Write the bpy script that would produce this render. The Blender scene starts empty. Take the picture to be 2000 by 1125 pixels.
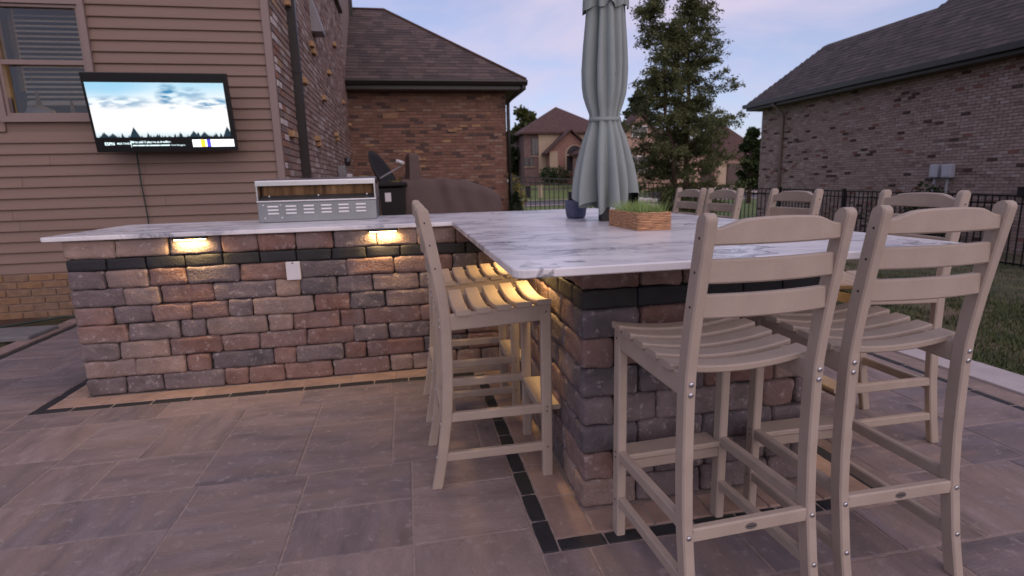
import bpy, bmesh, math, random
from mathutils import Vector, Matrix, noise as mnoise
R = math.radians
rnd = random.Random(7)
S = bpy.context.scene
COL = S.collection

# ------------------------------------------------------------------ camera
PXW, PXH, FPX = 2000, 1125, 1072.6
YAW, PIT, ROL = 0.1857, -0.1903, -0.0265
CAM = Vector((-0.5323, -3.2642, 1.1091))
FW = Vector((math.sin(YAW)*math.cos(PIT), math.cos(YAW)*math.cos(PIT), math.sin(PIT)))
RT = Vector((math.cos(YAW), -math.sin(YAW), 0)); UP = RT.cross(FW)
R2 = RT*math.cos(ROL) + UP*math.sin(ROL); U2 = -RT*math.sin(ROL) + UP*math.cos(ROL)
def at(px, py, **k):
    """the point on a world plane (x=, y= or z=) that a photo pixel looks at"""
    d = FW + R2*((px-PXW/2)/FPX) - U2*((py-PXH/2)/FPX)
    (a, v), = k.items(); i = 'xyz'.index(a)
    return CAM + d*((v-CAM[i])/d[i])
cd = bpy.data.cameras.new('camera'); cam = bpy.data.objects.new('camera', cd); COL.objects.link(cam)
cd.sensor_width = 36; cd.lens = FPX/PXW*36; cd.clip_start = .05; cd.clip_end = 3000
cd.dof.use_dof = True; cd.dof.focus_distance = 1.75; cd.dof.aperture_fstop = 4.2
cam.matrix_world = Matrix(((R2.x, U2.x, -FW.x, CAM.x), (R2.y, U2.y, -FW.y, CAM.y), (R2.z, U2.z, -FW.z, CAM.z), (0, 0, 0, 1)))
S.camera = cam

# ------------------------------------------------------------------ world, sun, exposure
SUN_EL, SUN_AZ = R(35), R(165)         # soft evening light from behind the camera (azimuth clockwise from +Y)
W = bpy.data.worlds.new('World'); S.world = W; W.use_nodes = True
wt = W.node_tree; wt.nodes.clear()
def wn(t, **k):
    n = wt.nodes.new(t)
    for a, b in k.items(): setattr(n, a, b)
    return n
sky = wn('ShaderNodeTexSky', sky_type='NISHITA', sun_disc=False, sun_elevation=SUN_EL, sun_rotation=SUN_AZ, altitude=100, air_density=1.0, dust_density=1.0, ozone_density=2.0)
tc = wn('ShaderNodeTexCoord'); mp = wn('ShaderNodeMapping'); mp.inputs['Scale'].default_value = (1.0, 1.0, 4.0)
wt.links.new(tc.outputs['Generated'], mp.inputs['Vector'])
nz = wn('ShaderNodeTexNoise'); nz.inputs['Scale'].default_value = 2.6; nz.inputs['Detail'].default_value = 6; nz.inputs['Roughness'].default_value = .55; nz.inputs['Distortion'].default_value = .4
wt.links.new(mp.outputs['Vector'], nz.inputs['Vector'])
rp = wn('ShaderNodeValToRGB'); rp.color_ramp.elements[0].position = .38; rp.color_ramp.elements[0].color = (.36, .36, .36, 1); rp.color_ramp.elements[1].position = .66; rp.color_ramp.elements[1].color = (.95, .95, .95, 1)
wt.links.new(nz.outputs['Fac'], rp.inputs['Fac'])
tint = wn('ShaderNodeMix', data_type='RGBA', blend_type='MULTIPLY'); tint.inputs[0].default_value = 1
tint.inputs[7].default_value = (1.30, 1.30, 1.50, 1)
wt.links.new(sky.outputs['Color'], tint.inputs[6])
mx = wn('ShaderNodeMix', data_type='RGBA')
wt.links.new(rp.outputs['Color'], mx.inputs[0]); wt.links.new(tint.outputs[2], mx.inputs[6])
mx.inputs[7].default_value = (7.2, 6.5, 8.3, 1)
bg = wn('ShaderNodeBackground'); bg.inputs['Strength'].default_value = .05
out = wn('ShaderNodeOutputWorld')
wt.links.new(mx.outputs[2], bg.inputs['Color']); wt.links.new(bg.outputs[0], out.inputs['Surface'])
sl = bpy.data.lights.new('sun', 'SUN'); sl.energy = .5; sl.angle = R(75); sl.color = (1, .74, .62)
sun = bpy.data.objects.new('sun', sl); COL.objects.link(sun)
sd = Vector((math.sin(SUN_AZ), math.cos(SUN_AZ), math.tan(SUN_EL)))
sun.rotation_euler = sd.to_track_quat('Z', 'Y').to_euler(); sun.location = (0, -20, 20)
vs = S.view_settings; vs.view_transform = 'Standard'; vs.look = 'None'; vs.gamma = 1; vs.use_curve_mapping = False; vs.exposure = 1.0
S.render.engine = 'CYCLES'

# ------------------------------------------------------------------ helpers
def tag(o, label=None, cat=None, group=None, kind=None):
    if label: o['label'] = label
    if cat: o['category'] = cat
    if group: o['group'] = group
    if kind: o['kind'] = kind
    return o
def put(name, me, mat=None, parent=None, loc=None, rot=None, color=None):
    o = bpy.data.objects.new(name, me); COL.objects.link(o)
    if mat and me and not me.materials: me.materials.append(mat)
    if parent: o.parent = parent
    if loc is not None: o.location = loc
    if rot is not None: o.rotation_euler = rot
    if color is not None: o.color = (*color, 1)
    return o
def empty(name, loc=(0, 0, 0), rz=0):
    o = bpy.data.objects.new(name, None); COL.objects.link(o); o.location = loc; o.rotation_euler = (0, 0, rz); o.empty_display_size = .1
    return o
def me_from(vs_, fs, smooth=False, name='mesh'):
    m = bpy.data.meshes.new(name); m.from_pydata([tuple(v) for v in vs_], [], fs); m.update()
    if smooth:
        for p in m.polygons: p.use_smooth = True
    return m
def loft(rings, cap=True, smooth=False, closed=True):
    n = len(rings[0]); vs_ = [v for r in rings for v in r]; fs = []
    for i in range(len(rings)-1):
        for j in range(n if closed else n-1):
            a = i*n+j; b = i*n+(j+1) % n
            fs.append((a, b, b+n, a+n))
    if cap:
        fs.append(tuple(range(n-1, -1, -1))); fs.append(tuple((len(rings)-1)*n+j for j in range(n)))
    m = me_from(vs_, fs, smooth)
    bm = bmesh.new(); bm.from_mesh(m); bmesh.ops.recalc_face_normals(bm, faces=bm.faces); bm.to_mesh(m); bm.free()
    return m
def rr(hx, hy, c):
    """rounded rectangle cross section, 8 points"""
    return [(hx, -hy+c), (hx, hy-c), (hx-c, hy), (-hx+c, hy), (-hx, hy-c), (-hx, -hy+c), (-hx+c, -hy), (hx-c, -hy)]
def bevel_box(dx, dy, dz, r=.004, seg=1, jit=0, seed=0, base=False, smooth=False):
    bm = bmesh.new(); bmesh.ops.create_cube(bm, size=1)
    for v in bm.verts: v.co = Vector((v.co.x*dx, v.co.y*dy, (v.co.z+(.5 if base else 0))*dz))
    if r > 0: bmesh.ops.bevel(bm, geom=list(bm.edges), offset=r, segments=seg, profile=.5, affect='EDGES')
    if jit:
        off = Vector((seed*7.31, seed*3.77, seed*1.93))
        for v in bm.verts: v.co += mnoise.noise_vector(v.co*17+off)*jit
    m = bpy.data.meshes.new('box'); bm.to_mesh(m); bm.free()
    if smooth:
        for p in m.polygons: p.use_smooth = True
    return m
def rough_block(dx, dy, dz, r, jit, seed):
    bm = bmesh.new(); bmesh.ops.create_cube(bm, size=1)
    for v in bm.verts: v.co = Vector((v.co.x*dx, v.co.y*dy, v.co.z*dz))
    bmesh.ops.subdivide_edges(bm, edges=list(bm.edges), cuts=3, use_grid_fill=True)
    bm.normal_update()
    sharp = [e for e in bm.edges if len(e.link_faces) == 2 and e.link_faces[0].normal.dot(e.link_faces[1].normal) < .5]
    bmesh.ops.bevel(bm, geom=sharp, offset=r, segments=2, profile=.5, affect='EDGES')
    off = Vector((seed*7.31, seed*3.77, seed*1.93))
    for v in bm.verts: v.co += mnoise.noise_vector(v.co*15+off)*jit + mnoise.noise_vector(v.co*48+off)*jit*.45
    m = bpy.data.meshes.new('block'); bm.to_mesh(m); bm.free()
    for p in m.polygons: p.use_smooth = True
    return m
def multibox(boxes):
    """several plain boxes (x0,x1,y0,y1,z0,z1) in one mesh"""
    vs_, fs = [], []
    for x0, x1, y0, y1, z0, z1 in boxes:
        b = len(vs_)
        vs_ += [(x0, y0, z0), (x1, y0, z0), (x1, y1, z0), (x0, y1, z0), (x0, y0, z1), (x1, y0, z1), (x1, y1, z1), (x0, y1, z1)]
        fs += [tuple(b+i for i in f) for f in ((0, 3, 2, 1), (4, 5, 6, 7), (0, 1, 5, 4), (1, 2, 6, 5), (2, 3, 7, 6), (3, 0, 4, 7))]
    return me_from(vs_, fs)
def cyl(r, h, n=12, r2=None, smooth=True):
    r2 = r if r2 is None else r2
    m = loft([[(math.cos(i/n*2*math.pi)*r, math.sin(i/n*2*math.pi)*r, 0) for i in range(n)], [(math.cos(i/n*2*math.pi)*r2, math.sin(i/n*2*math.pi)*r2, h) for i in range(n)]])
    if smooth:
        for p in m.polygons: p.use_smooth = len(p.vertices) == 4
    return m
def tube(pts, r, n=8):
    rings = []
    pts = [Vector(p) for p in pts]
    for i, p in enumerate(pts):
        d = (pts[min(i+1, len(pts)-1)]-pts[max(i-1, 0)]).normalized()
        a = d.orthogonal().normalized() if i == 0 else (rings_a - d*rings_a.dot(d)).normalized()
        rings_a = a; b = d.cross(a); rad = r[i] if isinstance(r, (list, tuple)) else r
        rings.append([p + a*math.cos(k/n*2*math.pi)*rad + b*math.sin(k/n*2*math.pi)*rad for k in range(n)])
    return loft(rings, smooth=True)

# ------------------------------------------------------------------ materials
def mat(name, col=(.5, .5, .5), rough=.6, metal=0, src='const', var=.25, vscale=6, stretch=None, bump=0, bscale=60, speck=None, spscale=40, spthr=.62, spec=.5, hue=None, coords='Object', detail=6):
    """src: const | object (object colour) | attr (colour attribute Col); var = brightness mottling; speck = colour of fine specks"""
    m = bpy.data.materials.new(name); m.use_nodes = True; t = m.node_tree; N, L = t.nodes, t.links
    p = N['Principled BSDF']; p.inputs['Roughness'].default_value = rough; p.inputs['Metallic'].default_value = metal
    p.inputs['Specular IOR Level'].default_value = spec
    tcn = N.new('ShaderNodeTexCoord'); vec = tcn.outputs[coords]
    if src == 'object':
        oi = N.new('ShaderNodeObjectInfo'); base = oi.outputs['Color']
        # shift the pattern per object
        ad = N.new('ShaderNodeVectorMath'); ad.operation = 'ADD'; mu = N.new('ShaderNodeMath'); mu.operation = 'MULTIPLY'; mu.inputs[1].default_value = 37.0
        L.new(oi.outputs['Random'], mu.inputs[0]); L.new(vec, ad.inputs[0]); L.new(mu.outputs[0], ad.inputs[1]); vec = ad.outputs[0]
    elif src == 'attr':
        an = N.new('ShaderNodeAttribute'); an.attribute_name = 'Col'; base = an.outputs['Color']
    else:
        rgb = N.new('ShaderNodeRGB'); rgb.outputs[0].default_value = (*col, 1); base = rgb.outputs[0]
    v2 = vec
    if stretch:
        mpn = N.new('ShaderNodeMapping'); mpn.inputs['Scale'].default_value = stretch; L.new(vec, mpn.inputs['Vector']); v2 = mpn.outputs[0]
    if var:
        n1 = N.new('ShaderNodeTexNoise'); n1.inputs['Scale'].default_value = vscale; n1.inputs['Detail'].default_value = detail; n1.inputs['Roughness'].default_value = .62; L.new(v2, n1.inputs['Vector'])
        mr = N.new('ShaderNodeMapRange'); mr.inputs['From Min'].default_value = .3; mr.inputs['From Max'].default_value = .7; mr.inputs['To Min'].default_value = 1-var; mr.inputs['To Max'].default_value = 1+var; L.new(n1.outputs['Fac'], mr.inputs['Value'])
        mm = N.new('ShaderNodeMix'); mm.data_type = 'RGBA'; mm.blend_type = 'MULTIPLY'; mm.inputs[0].default_value = 1; L.new(base, mm.inputs[6]); L.new(mr.outputs[0], mm.inputs[7]); base = mm.outputs[2]
    if hue:
        n3 = N.new('ShaderNodeTexNoise'); n3.inputs['Scale'].default_value = hue[1]; n3.inputs['Detail'].default_value = 4; L.new(v2, n3.inputs['Vector'])
        r3 = N.new('ShaderNodeMapRange'); r3.inputs['From Min'].default_value = .42; r3.inputs['From Max'].default_value = .66; r3.inputs['To Max'].default_value = hue[2]; L.new(n3.outputs['Fac'], r3.inputs['Value'])
        m3 = N.new('ShaderNodeMix'); m3.data_type = 'RGBA'; L.new(r3.outputs[0], m3.inputs[0]); L.new(base, m3.inputs[6]); m3.inputs[7].default_value = (*hue[0], 1); base = m3.outputs[2]
    if speck:
        n2 = N.new('ShaderNodeTexNoise'); n2.inputs['Scale'].default_value = spscale; n2.inputs['Detail'].default_value = 8; n2.inputs['Roughness'].default_value = .7; L.new(vec, n2.inputs['Vector'])
        r2_ = N.new('ShaderNodeMapRange'); r2_.inputs['From Min'].default_value = spthr; r2_.inputs['From Max'].default_value = spthr+.1; r2_.inputs['To Max'].default_value = .6; L.new(n2.outputs['Fac'], r2_.inputs['Value'])
        m2 = N.new('ShaderNodeMix'); m2.data_type = 'RGBA'; L.new(r2_.outputs[0], m2.inputs[0]); L.new(base, m2.inputs[6]); m2.inputs[7].default_value = (*speck, 1); base = m2.outputs[2]
    L.new(base, p.inputs['Base Color'])
    if bump:
        nb = N.new('ShaderNodeTexNoise'); nb.inputs['Scale'].default_value = bscale; nb.inputs['Detail'].default_value = 8; nb.inputs['Roughness'].default_value = .6; L.new(v2 if stretch else vec, nb.inputs['Vector'])
        bp = N.new('ShaderNodeBump'); bp.inputs['Strength'].default_value = bump; bp.inputs['Distance'].default_value = .01; L.new(nb.outputs['Fac'], bp.inputs['Height']); L.new(bp.outputs[0], p.inputs['Normal'])
    return m
def emis(name, col, st):
    m = bpy.data.materials.new(name); m.use_nodes = True; p = m.node_tree.nodes['Principled BSDF']
    p.inputs['Base Color'].default_value = (*col, 1); p.inputs['Emission Color'].default_value = (*col, 1); p.inputs['Emission Strength'].default_value = st
    return m
def leafmat(name):
    m = mat(name, src='attr', rough=.65, var=.2, vscale=2); t = m.node_tree; N, L = t.nodes, t.links; p = N['Principled BSDF']; o = N['Material Output']
    tr = N.new('ShaderNodeBsdfTranslucent'); L.new(p.inputs['Base Color'].links[0].from_socket, tr.inputs['Color']); mi = N.new('ShaderNodeMixShader'); mi.inputs[0].default_value = .42
    L.new(p.outputs[0], mi.inputs[1]); L.new(tr.outputs[0], mi.inputs[2]); L.new(mi.outputs[0], o.inputs['Surface']); return m
def glass(name, tint=(.9, .95, .95), refl=.12):
    m = bpy.data.materials.new(name); m.use_nodes = True; t = m.node_tree; t.nodes.clear()
    o = t.nodes.new('ShaderNodeOutputMaterial'); tr = t.nodes.new('ShaderNodeBsdfTransparent'); tr.inputs[0].default_value = (*tint, 1)
    gl = t.nodes.new('ShaderNodeBsdfGlossy'); gl.inputs['Roughness'].default_value = .03
    fr = t.nodes.new('ShaderNodeFresnel'); fr.inputs[0].default_value = 1.5
    ad = t.nodes.new('ShaderNodeMath'); ad.operation = 'ADD'; ad.inputs[1].default_value = refl-.04; t.links.new(fr.outputs[0], ad.inputs[0])
    mi = t.nodes.new('ShaderNodeMixShader'); t.links.new(ad.outputs[0], mi.inputs[0]); t.links.new(tr.outputs[0], mi.inputs[1]); t.links.new(gl.outputs[0], mi.inputs[2]); t.links.new(mi.outputs[0], o.inputs[0])
    return m
def marble(name, k=1.0):
    m = bpy.data.materials.new(name); m.use_nodes = True; t = m.node_tree; N, L = t.nodes, t.links; p = N['Principled BSDF']
    p.inputs['Roughness'].default_value = .26
    tcn = N.new('ShaderNodeTexCoord'); mpn = N.new('ShaderNodeMapping'); mpn.inputs['Rotation'].default_value = (0, 0, R(38)); mpn.inputs['Scale'].default_value = (1.5, 2.7, 1.5); L.new(tcn.outputs['Object'], mpn.inputs['Vector'])
    w = N.new('ShaderNodeTexNoise'); w.inputs['Scale'].default_value = 2.2; w.inputs['Detail'].default_value = 5; L.new(mpn.outputs[0], w.inputs['Vector'])
    ad = N.new('ShaderNodeMix'); ad.data_type = 'RGBA'; ad.blend_type = 'LINEAR_LIGHT'; ad.inputs[0].default_value = .35; L.new(mpn.outputs[0], ad.inputs[6]); L.new(w.outputs['Color'], ad.inputs[7])
    def ridge(scale, lo, detail, src):
        n = N.new('ShaderNodeTexNoise'); n.inputs['Scale'].default_value = scale; n.inputs['Detail'].default_value = detail; n.inputs['Roughness'].default_value = .6; L.new(src, n.inputs['Vector'])
        s = N.new('ShaderNodeMath'); s.operation = 'SUBTRACT'; s.inputs[1].default_value = .5; L.new(n.outputs['Fac'], s.inputs[0])
        a = N.new('ShaderNodeMath'); a.operation = 'ABSOLUTE'; L.new(s.outputs[0], a.inputs[0])
        r = N.new('ShaderNodeMapRange'); r.inputs['From Min'].default_value = 0; r.inputs['From Max'].default_value = lo; r.inputs['To Min'].default_value = 1; r.inputs['To Max'].default_value = 0; L.new(a.outputs[0], r.inputs['Value'])
        return r.outputs[0]
    broad = N.new('ShaderNodeTexNoise'); broad.inputs['Scale'].default_value = 1.3; broad.inputs['Detail'].default_value = 6; L.new(ad.outputs[2], broad.inputs['Vector'])
    br = N.new('ShaderNodeMapRange'); br.inputs['From Min'].default_value = .41; br.inputs['From Max'].default_value = .68; br.inputs['To Max'].default_value = .95; L.new(broad.outputs['Fac'], br.inputs['Value'])
    fine = ridge(2.4, .07, 8, ad.outputs[2]); vein = ridge(.9, .02, 9, ad.outputs[2])
    # fine veins gather where the grey clouds are
    fm = N.new('ShaderNodeMath'); fm.operation = 'MULTIPLY'; L.new(fine, fm.inputs[0]); L.new(br.outputs[0], fm.inputs[1])
    gate = N.new('ShaderNodeTexNoise'); gate.inputs['Scale'].default_value = 1.4; L.new(tcn.outputs['Object'], gate.inputs['Vector'])
    gr = N.new('ShaderNodeMapRange'); gr.inputs['From Min'].default_value = .40; gr.inputs['From Max'].default_value = .52; gr.inputs['To Max'].default_value = .8; L.new(gate.outputs['Fac'], gr.inputs['Value'])
    vm = N.new('ShaderNodeMath'); vm.operation = 'MULTIPLY'; L.new(vein, vm.inputs[0]); L.new(gr.outputs[0], vm.inputs[1])
    cur = None
    c0 = N.new('ShaderNodeRGB'); c0.outputs[0].default_value = (.84*k, .81*k, .80*k, 1); cur = c0.outputs[0]
    for f, c, amt in ((br.outputs[0], (.50, .49, .54), .7), (fm.outputs[0], (.24, .24, .29), 1.0), (vm.outputs[0], (.07, .07, .085), 1.0)):
        mu = N.new('ShaderNodeMath'); mu.operation = 'MULTIPLY'; mu.inputs[1].default_value = amt; L.new(f, mu.inputs[0])
        mi = N.new('ShaderNodeMix'); mi.data_type = 'RGBA'; L.new(mu.outputs[0], mi.inputs[0]); L.new(cur, mi.inputs[6]); mi.inputs[7].default_value = (*c, 1); cur = mi.outputs[2]
    L.new(cur, p.inputs['Base Color'])
    return m
M = dict(
    block=mat('tumbled_block', src='object', rough=.9, var=.34, vscale=10, bump=.8, bscale=80, speck=(.46, .39, .37), spscale=34, spthr=.56, hue=((.17, .135, .138), 5, .6)),
    black=mat('black_paver', (.018, .018, .022), rough=.7, src='object', var=.3, vscale=12, bump=.4, bscale=90),
    core=mat('dark_core', (.03, .025, .024), rough=.95, var=0),
    paver=mat('patio_paver', src='object', rough=.82, var=.34, vscale=3.4, stretch=(1.0, 3.2, 1), bump=.5, bscale=60, hue=((.27, .195, .16), 2.4, .55), speck=(.34, .28, .27), spscale=24, spthr=.56, detail=9),
    tan=mat('tan_paver', src='object', rough=.85, var=.22, vscale=9, bump=.3, bscale=60, speck=(.52, .42, .36), spscale=20, spthr=.62),
    sand=mat('joint_sand', (.28, .22, .195), rough=1, var=.25, vscale=40),
    kerb=mat('pale_kerb', src='object', rough=.85, var=.12, vscale=6, bump=.2, bscale=80),
    poly=mat('sand_lumber', (.40, .322, .262), rough=.6, var=.10, vscale=9, bump=.16, bscale=260, spec=.3, hue=((.34, .27, .22), 3, .4)),
    bolt=mat('steel_bolt', (.55, .55, .56), rough=.3, metal=1, var=0),
    screw=mat('dark_screw', (.03, .025, .025), rough=.6, var=0),
    badge=mat('oval_badge', (.12, .105, .10), rough=.4, var=0),
    marble=marble('white_marble'), marble2=marble('white_marble_back', .97),
    siding=mat('vinyl_siding', (.21, .138, .104), rough=.62, var=.10, vscale=2, stretch=(.4, 1, 8), bump=.12, bscale=40),
    trim=mat('vinyl_trim', (.24, .175, .155), rough=.6, var=.04),
    brick=mat('house_brick', src='attr', rough=.9, var=.22, vscale=14, bump=.4, bscale=90),
    brickobj=mat('house_brick_piece', src='object', rough=.9, var=.25, vscale=16, bump=.5, bscale=90),
    mortar=mat('mortar', (.15, .125, .11), rough=.95, var=.2, vscale=8),
    mortar2=mat('pale_mortar', (.27, .19, .16), rough=.95, var=.2, vscale=8),
    shingle=mat('roof_shingle', src='attr', rough=.93, var=.22, vscale=25, bump=.4, bscale=120),
    gutter=mat('bronze_gutter', (.022, .017, .016), rough=.42, var=.1),
    soffit=mat('soffit', (.10, .075, .06), rough=.7, var=.1),
    soffit2=mat('tan_downspout', (.24, .18, .155), rough=.6, var=.05),
    black_metal=mat('black_fence_metal', (.006, .006, .007), rough=.4, var=0),
    steel=mat('brushed_steel', (.56, .56, .57), rough=.28, metal=1, var=.10, vscale=5, stretch=(.3, 8, 8), bump=.03, bscale=200),
    steel2=mat('galvanised_panel', (.25, .26, .265), rough=.42, metal=.8, var=.12, vscale=4),
    louver=mat('louver_steel', (.80, .79, .78), rough=.4, metal=.2, var=0),
    glow_metal=mat('lit_grill_inside', (.13, .075, .04), rough=.3, metal=.9, var=.8, vscale=3, stretch=(6, 1, .6)),  # orange reflected glow inside the grill is put into this metal's colour
    tvblack=mat('tv_plastic', (.008, .008, .009), rough=.3, var=0),
    white=mat('white_plastic', (.68, .65, .65), rough=.45, var=.03),
    canvas=mat('grey_green_canvas', (.265, .30, .285), rough=.9, var=.06, vscale=5, bump=.10, bscale=350),
    cover=mat('brown_grill_cover', (.105, .068, .06), rough=.75, var=.12, vscale=4, bump=.1, bscale=40),
    wicker=mat('wicker', (.58, .32, .17), rough=.7, var=.55, vscale=9, stretch=(3, 3, 26), bump=.7, bscale=16),
    blade=mat('ornamental_grass', (.25, .36, .11), rough=.6, var=.35, vscale=30),
    pebble=mat('white_pebble', (.82, .76, .66), rough=.7, var=.2, vscale=20),
    pot=mat('blue_glazed_pot', (.075, .085, .15), rough=.45, var=.35, vscale=10),
    lawn=mat('lawn_soil', (.05, .055, .02), rough=1, var=.5, vscale=2.0, hue=((.16, .105, .07), 1.3, .7), coords='Object'),
    grass=mat('grass_blades', src='attr', rough=.8, var=.25, vscale=3),
    mulch=mat('mulch', (.075, .036, .022), rough=1, var=.7, vscale=35, bump=1, bscale=40),
    slab=mat('grey_slab', (.17, .16, .16), rough=.9, var=.15, vscale=8, bump=.2),
    road=mat('asphalt', (.10, .09, .095), rough=.95, var=.15, vscale=3),
    walk=mat('pale_concrete', (.42, .33, .29), rough=.9, var=.12, vscale=3),
    farlawn=mat('far_lawn', (.11, .15, .035), rough=1, var=.25, vscale=.6),
    leaf=leafmat('birch_leaf'),
    bark=mat('bark', (.12, .075, .055), rough=.95, var=.4, vscale=12, bump=.8, bscale=30),
    peach=mat('peach_brick_far', (.42, .27, .21), rough=.9, var=.2, vscale=3),
    pinkbrick=mat('red_brick_far', (.25, .135, .105), rough=.9, var=.3, vscale=5),
    purplebrick=mat('brown_brick_far', (.155, .095, .085), rough=.9, var=.3, vscale=5),
    cream=mat('cream_stucco', (.40, .30, .21), rough=.9, var=.08),
    farroof=mat('far_roof', (.085, .045, .038), rough=.95, var=.25, vscale=3),
    farglass=mat('dark_window', (.035, .032, .035), rough=.15, var=.1),
    door=mat('brown_garage_door', (.085, .055, .048), rough=.7, var=.1),
    dish=mat('dark_dish', (.012, .010, .010), rough=.8, var=.1),
    greymetal=mat('grey_box', (.26, .25, .26), rough=.5, var=.1),
    palebox=mat('pale_utility_box', (.42, .42, .47), rough=.5, var=.06),
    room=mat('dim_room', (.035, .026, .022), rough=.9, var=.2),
    blind=mat('blind_slat', (.55, .51, .46), rough=.7, var=.05),
    curtain=mat('tan_curtain', (.28, .20, .10), rough=.8, var=.2, vscale=8),
    glass=glass('window_glass', (.72, .74, .76), .05), clear=glass('clear_glass', (.95, .96, .97), .10),
    wire=mat('green_cable', (.02, .035, .025), rough=.6, var=0),
    amber=emis('warm_led', (1, .62, .20), 14),
)
def col_mesh(m, cols):
    """store one colour per polygon as the colour attribute Col"""
    a = m.color_attributes.new('Col', 'FLOAT_COLOR', 'CORNER')
    i = 0; buf = []
    for p, c in zip(m.polygons, cols):
        buf += [c[0], c[1], c[2], 1.0]*len(p.vertices)
    a.data.foreach_set('color', buf)
    return m
def sm(a, b, t):
    t = min(1, max(0, (t-a)/(b-a))); return t*t*(3-2*t)
def lerp(a, b, t): return tuple(x+(y-x)*t for x, y in zip(a, b))

# ------------------------------------------------------------------ ground and terrain
YB = 9.6                      # line of the back fence
def sm(a, b, t):
    t = min(1, max(0, (t-a)/(b-a))); return t*t*(3-2*t)
def gz(x, y):
    z = -.068*max(0, min(x, 11.5)-2.7) if x > 2.7 else 0
    if y > 10: z = z*(1-sm(10, 26, y)) + (-.47)*sm(10, 26, y)
    z += 1.17*sm(41, 54, y)
    if -3.6 < x < 2.68 and -7 < y < 2.6: z -= .09
    return z
xs = sorted(set([-400, -200, -100, -60, -35, -20, -12, -8, -5.5, -4.4, -3.61, -3.59, 2.67, 2.69, 400, 250, 150, 100, 80]+[2.7+.6*i for i in range(20)]+[15, 18, 22, 26, 30, 35, 40, 50, 60]+[-3+i for i in range(6)]))
ys = sorted(set([-200, -100, -50, -20, -12, -7.01, -6.99, 2.59, 2.61, 400, 250, 150, 100, 80]+[-6+i for i in range(9)]+[3+.75*i for i in range(10)]+[10+i*1.5 for i in range(14)]+[30+2*i for i in range(16)]))
gv = [(x, y, gz(x, y)-.004) for y in ys for x in xs]; nx = len(xs)
gf = [(j*nx+i, j*nx+i+1, (j+1)*nx+i+1, (j+1)*nx+i) for j in range(len(ys)-1) for i in range(nx-1)]
tag(put('ground', me_from(gv, gf, True), M['lawn']), kind='structure')
def strip(name, x0, x1, y0, y1, m, dz, n=24):
    px_ = [x0+(x1-x0)*i/n for i in range(n+1)]; rows = [y0+(y1-y0)*j/6 for j in range(7)]
    v = [(x, y, gz(x, y)+dz) for y in rows for x in px_]; k = n+1
    f = [(j*k+i, j*k+i+1, (j+1)*k+i+1, (j+1)*k+i) for j in range(6) for i in range(n)]
    return tag(put(name, me_from(v, f, True), m), kind='structure')
strip('street', -60, 70, 32.5, 39.6, M['road'], .02, 60)
strip('kerb', -60, 70, 39.6, 40.5, M['walk'], .10, 60)
strip('pavement', -60, 70, 31.3, 32.5, M['walk'], .05, 60)
strip('far_lawn', -60, 90, 40.5, 75, M['farlawn'], .03, 60)
strip('verge', -60, 90, 10.4, 31.3, M['farlawn'], .012, 60)
strip('mulch_bed', -8, -3.54, -1.5, 2.34, M['mulch'], .006, 12)
strip('rear_bed', -1.6, 1.86, 2.62, 9.69, M['mulch'], .012, 8)
strip('driveway', 27.5, 33.0, 38.9, 47.4, M['walk'], .14, 6)

# patio: sand bed with individual pavers
patio = put('patio', multibox([(-3.56, 2.70, -6.2, 2.34, -.06, -.0028)]), M['sand']); tag(patio, kind='structure')
L_, D_, PW = 2.3205, 1.631, .91          # back wall length, pier depth, pier width
TAN, STR = .13, .19
cache = {}
def paver_mesh(a, b, h, c, key, jit=0.0, n=1, seed=0):
    k = (round(a, 3), round(b, 3), key, seed)
    if k in cache: return cache[k]
    def ring(ins, z):
        pts = []
        hx, hy = a/2-ins, b/2-ins
        q = [(-hx, -hy), (hx, -hy), (hx, hy), (-hx, hy)]
        for i in range(4):
            p0, p1 = q[i], q[(i+1) % 4]
            for s in range(n):
                t = (s+(.12 if n > 1 and s == 0 else 0))/n
                t = s/n
                x, y = p0[0]+(p1[0]-p0[0])*t, p0[1]+(p1[1]-p0[1])*t
                if s == 0 and n > 1: x -= math.copysign(.0015, x); y -= math.copysign(.0015, y)
                if jit:
                    d = mnoise.noise_vector(Vector((x*25+seed*9.1, y*25+seed*3.3, 0)))*jit; x += d.x; y += d.y
                pts.append((x, y, z))
        return pts
    m = loft([ring(0, -h), ring(0, -c), ring(c*.35, -c*.35), ring(c*1.1, 0)])
    cache[k] = m
    return m
def purple(): 
    t = rnd.random(); base = lerp((.185, .145, .147), (.262, .200, .187), t)
    if rnd.random() < .25: base = lerp(base, (.155, .128, .138), .8)
    return base
def add_paver(x0, x1, y0, y1, z=.0, name='paver', m=None, color=None, gap=.0024, ch=.0045, jit=.0, n=1, par=patio, seed=0):
    a, b = x1-x0-2*gap, y1-y0-2*gap
    if a < .02 or b < .02: return
    turn = name == 'paver' and rnd.random() < .4          # some slabs lie with their streaks the other way
    if turn: a, b = b, a
    return put(name, paver_mesh(a, b, .05, ch, name, jit, n, seed), m or M['paver'], par, ((x0+x1)/2, (y0+y1)/2, z+rnd.uniform(-.0014, .0014)), (0, 0, R(90) if turn else 0), color or purple())
EXC = [(-L_-STR, -STR, -STR, .96+STR), (-STR, PW+STR, -D_-STR, .96+STR)]    # what the counter and its border cover
def subtract(r, e):
    x0, x1, y0, y1 = r; a0, a1, b0, b1 = e
    if a0 >= x1 or a1 <= x0 or b0 >= y1 or b1 <= y0: return [r]
    o = []
    if a0 > x0: o.append((x0, a0, y0, y1)); x0 = a0
    if a1 < x1: o.append((a1, x1, y0, y1)); x1 = a1
    if b0 > y0: o.append((x0, x1, y0, b0))
    if b1 < y1: o.append((x0, x1, b1, y1))
    return o
PX0, PX1, PY0, PY1 = -3.34, 2.243, -5.7, 2.33
prng = random.Random(23)
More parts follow.
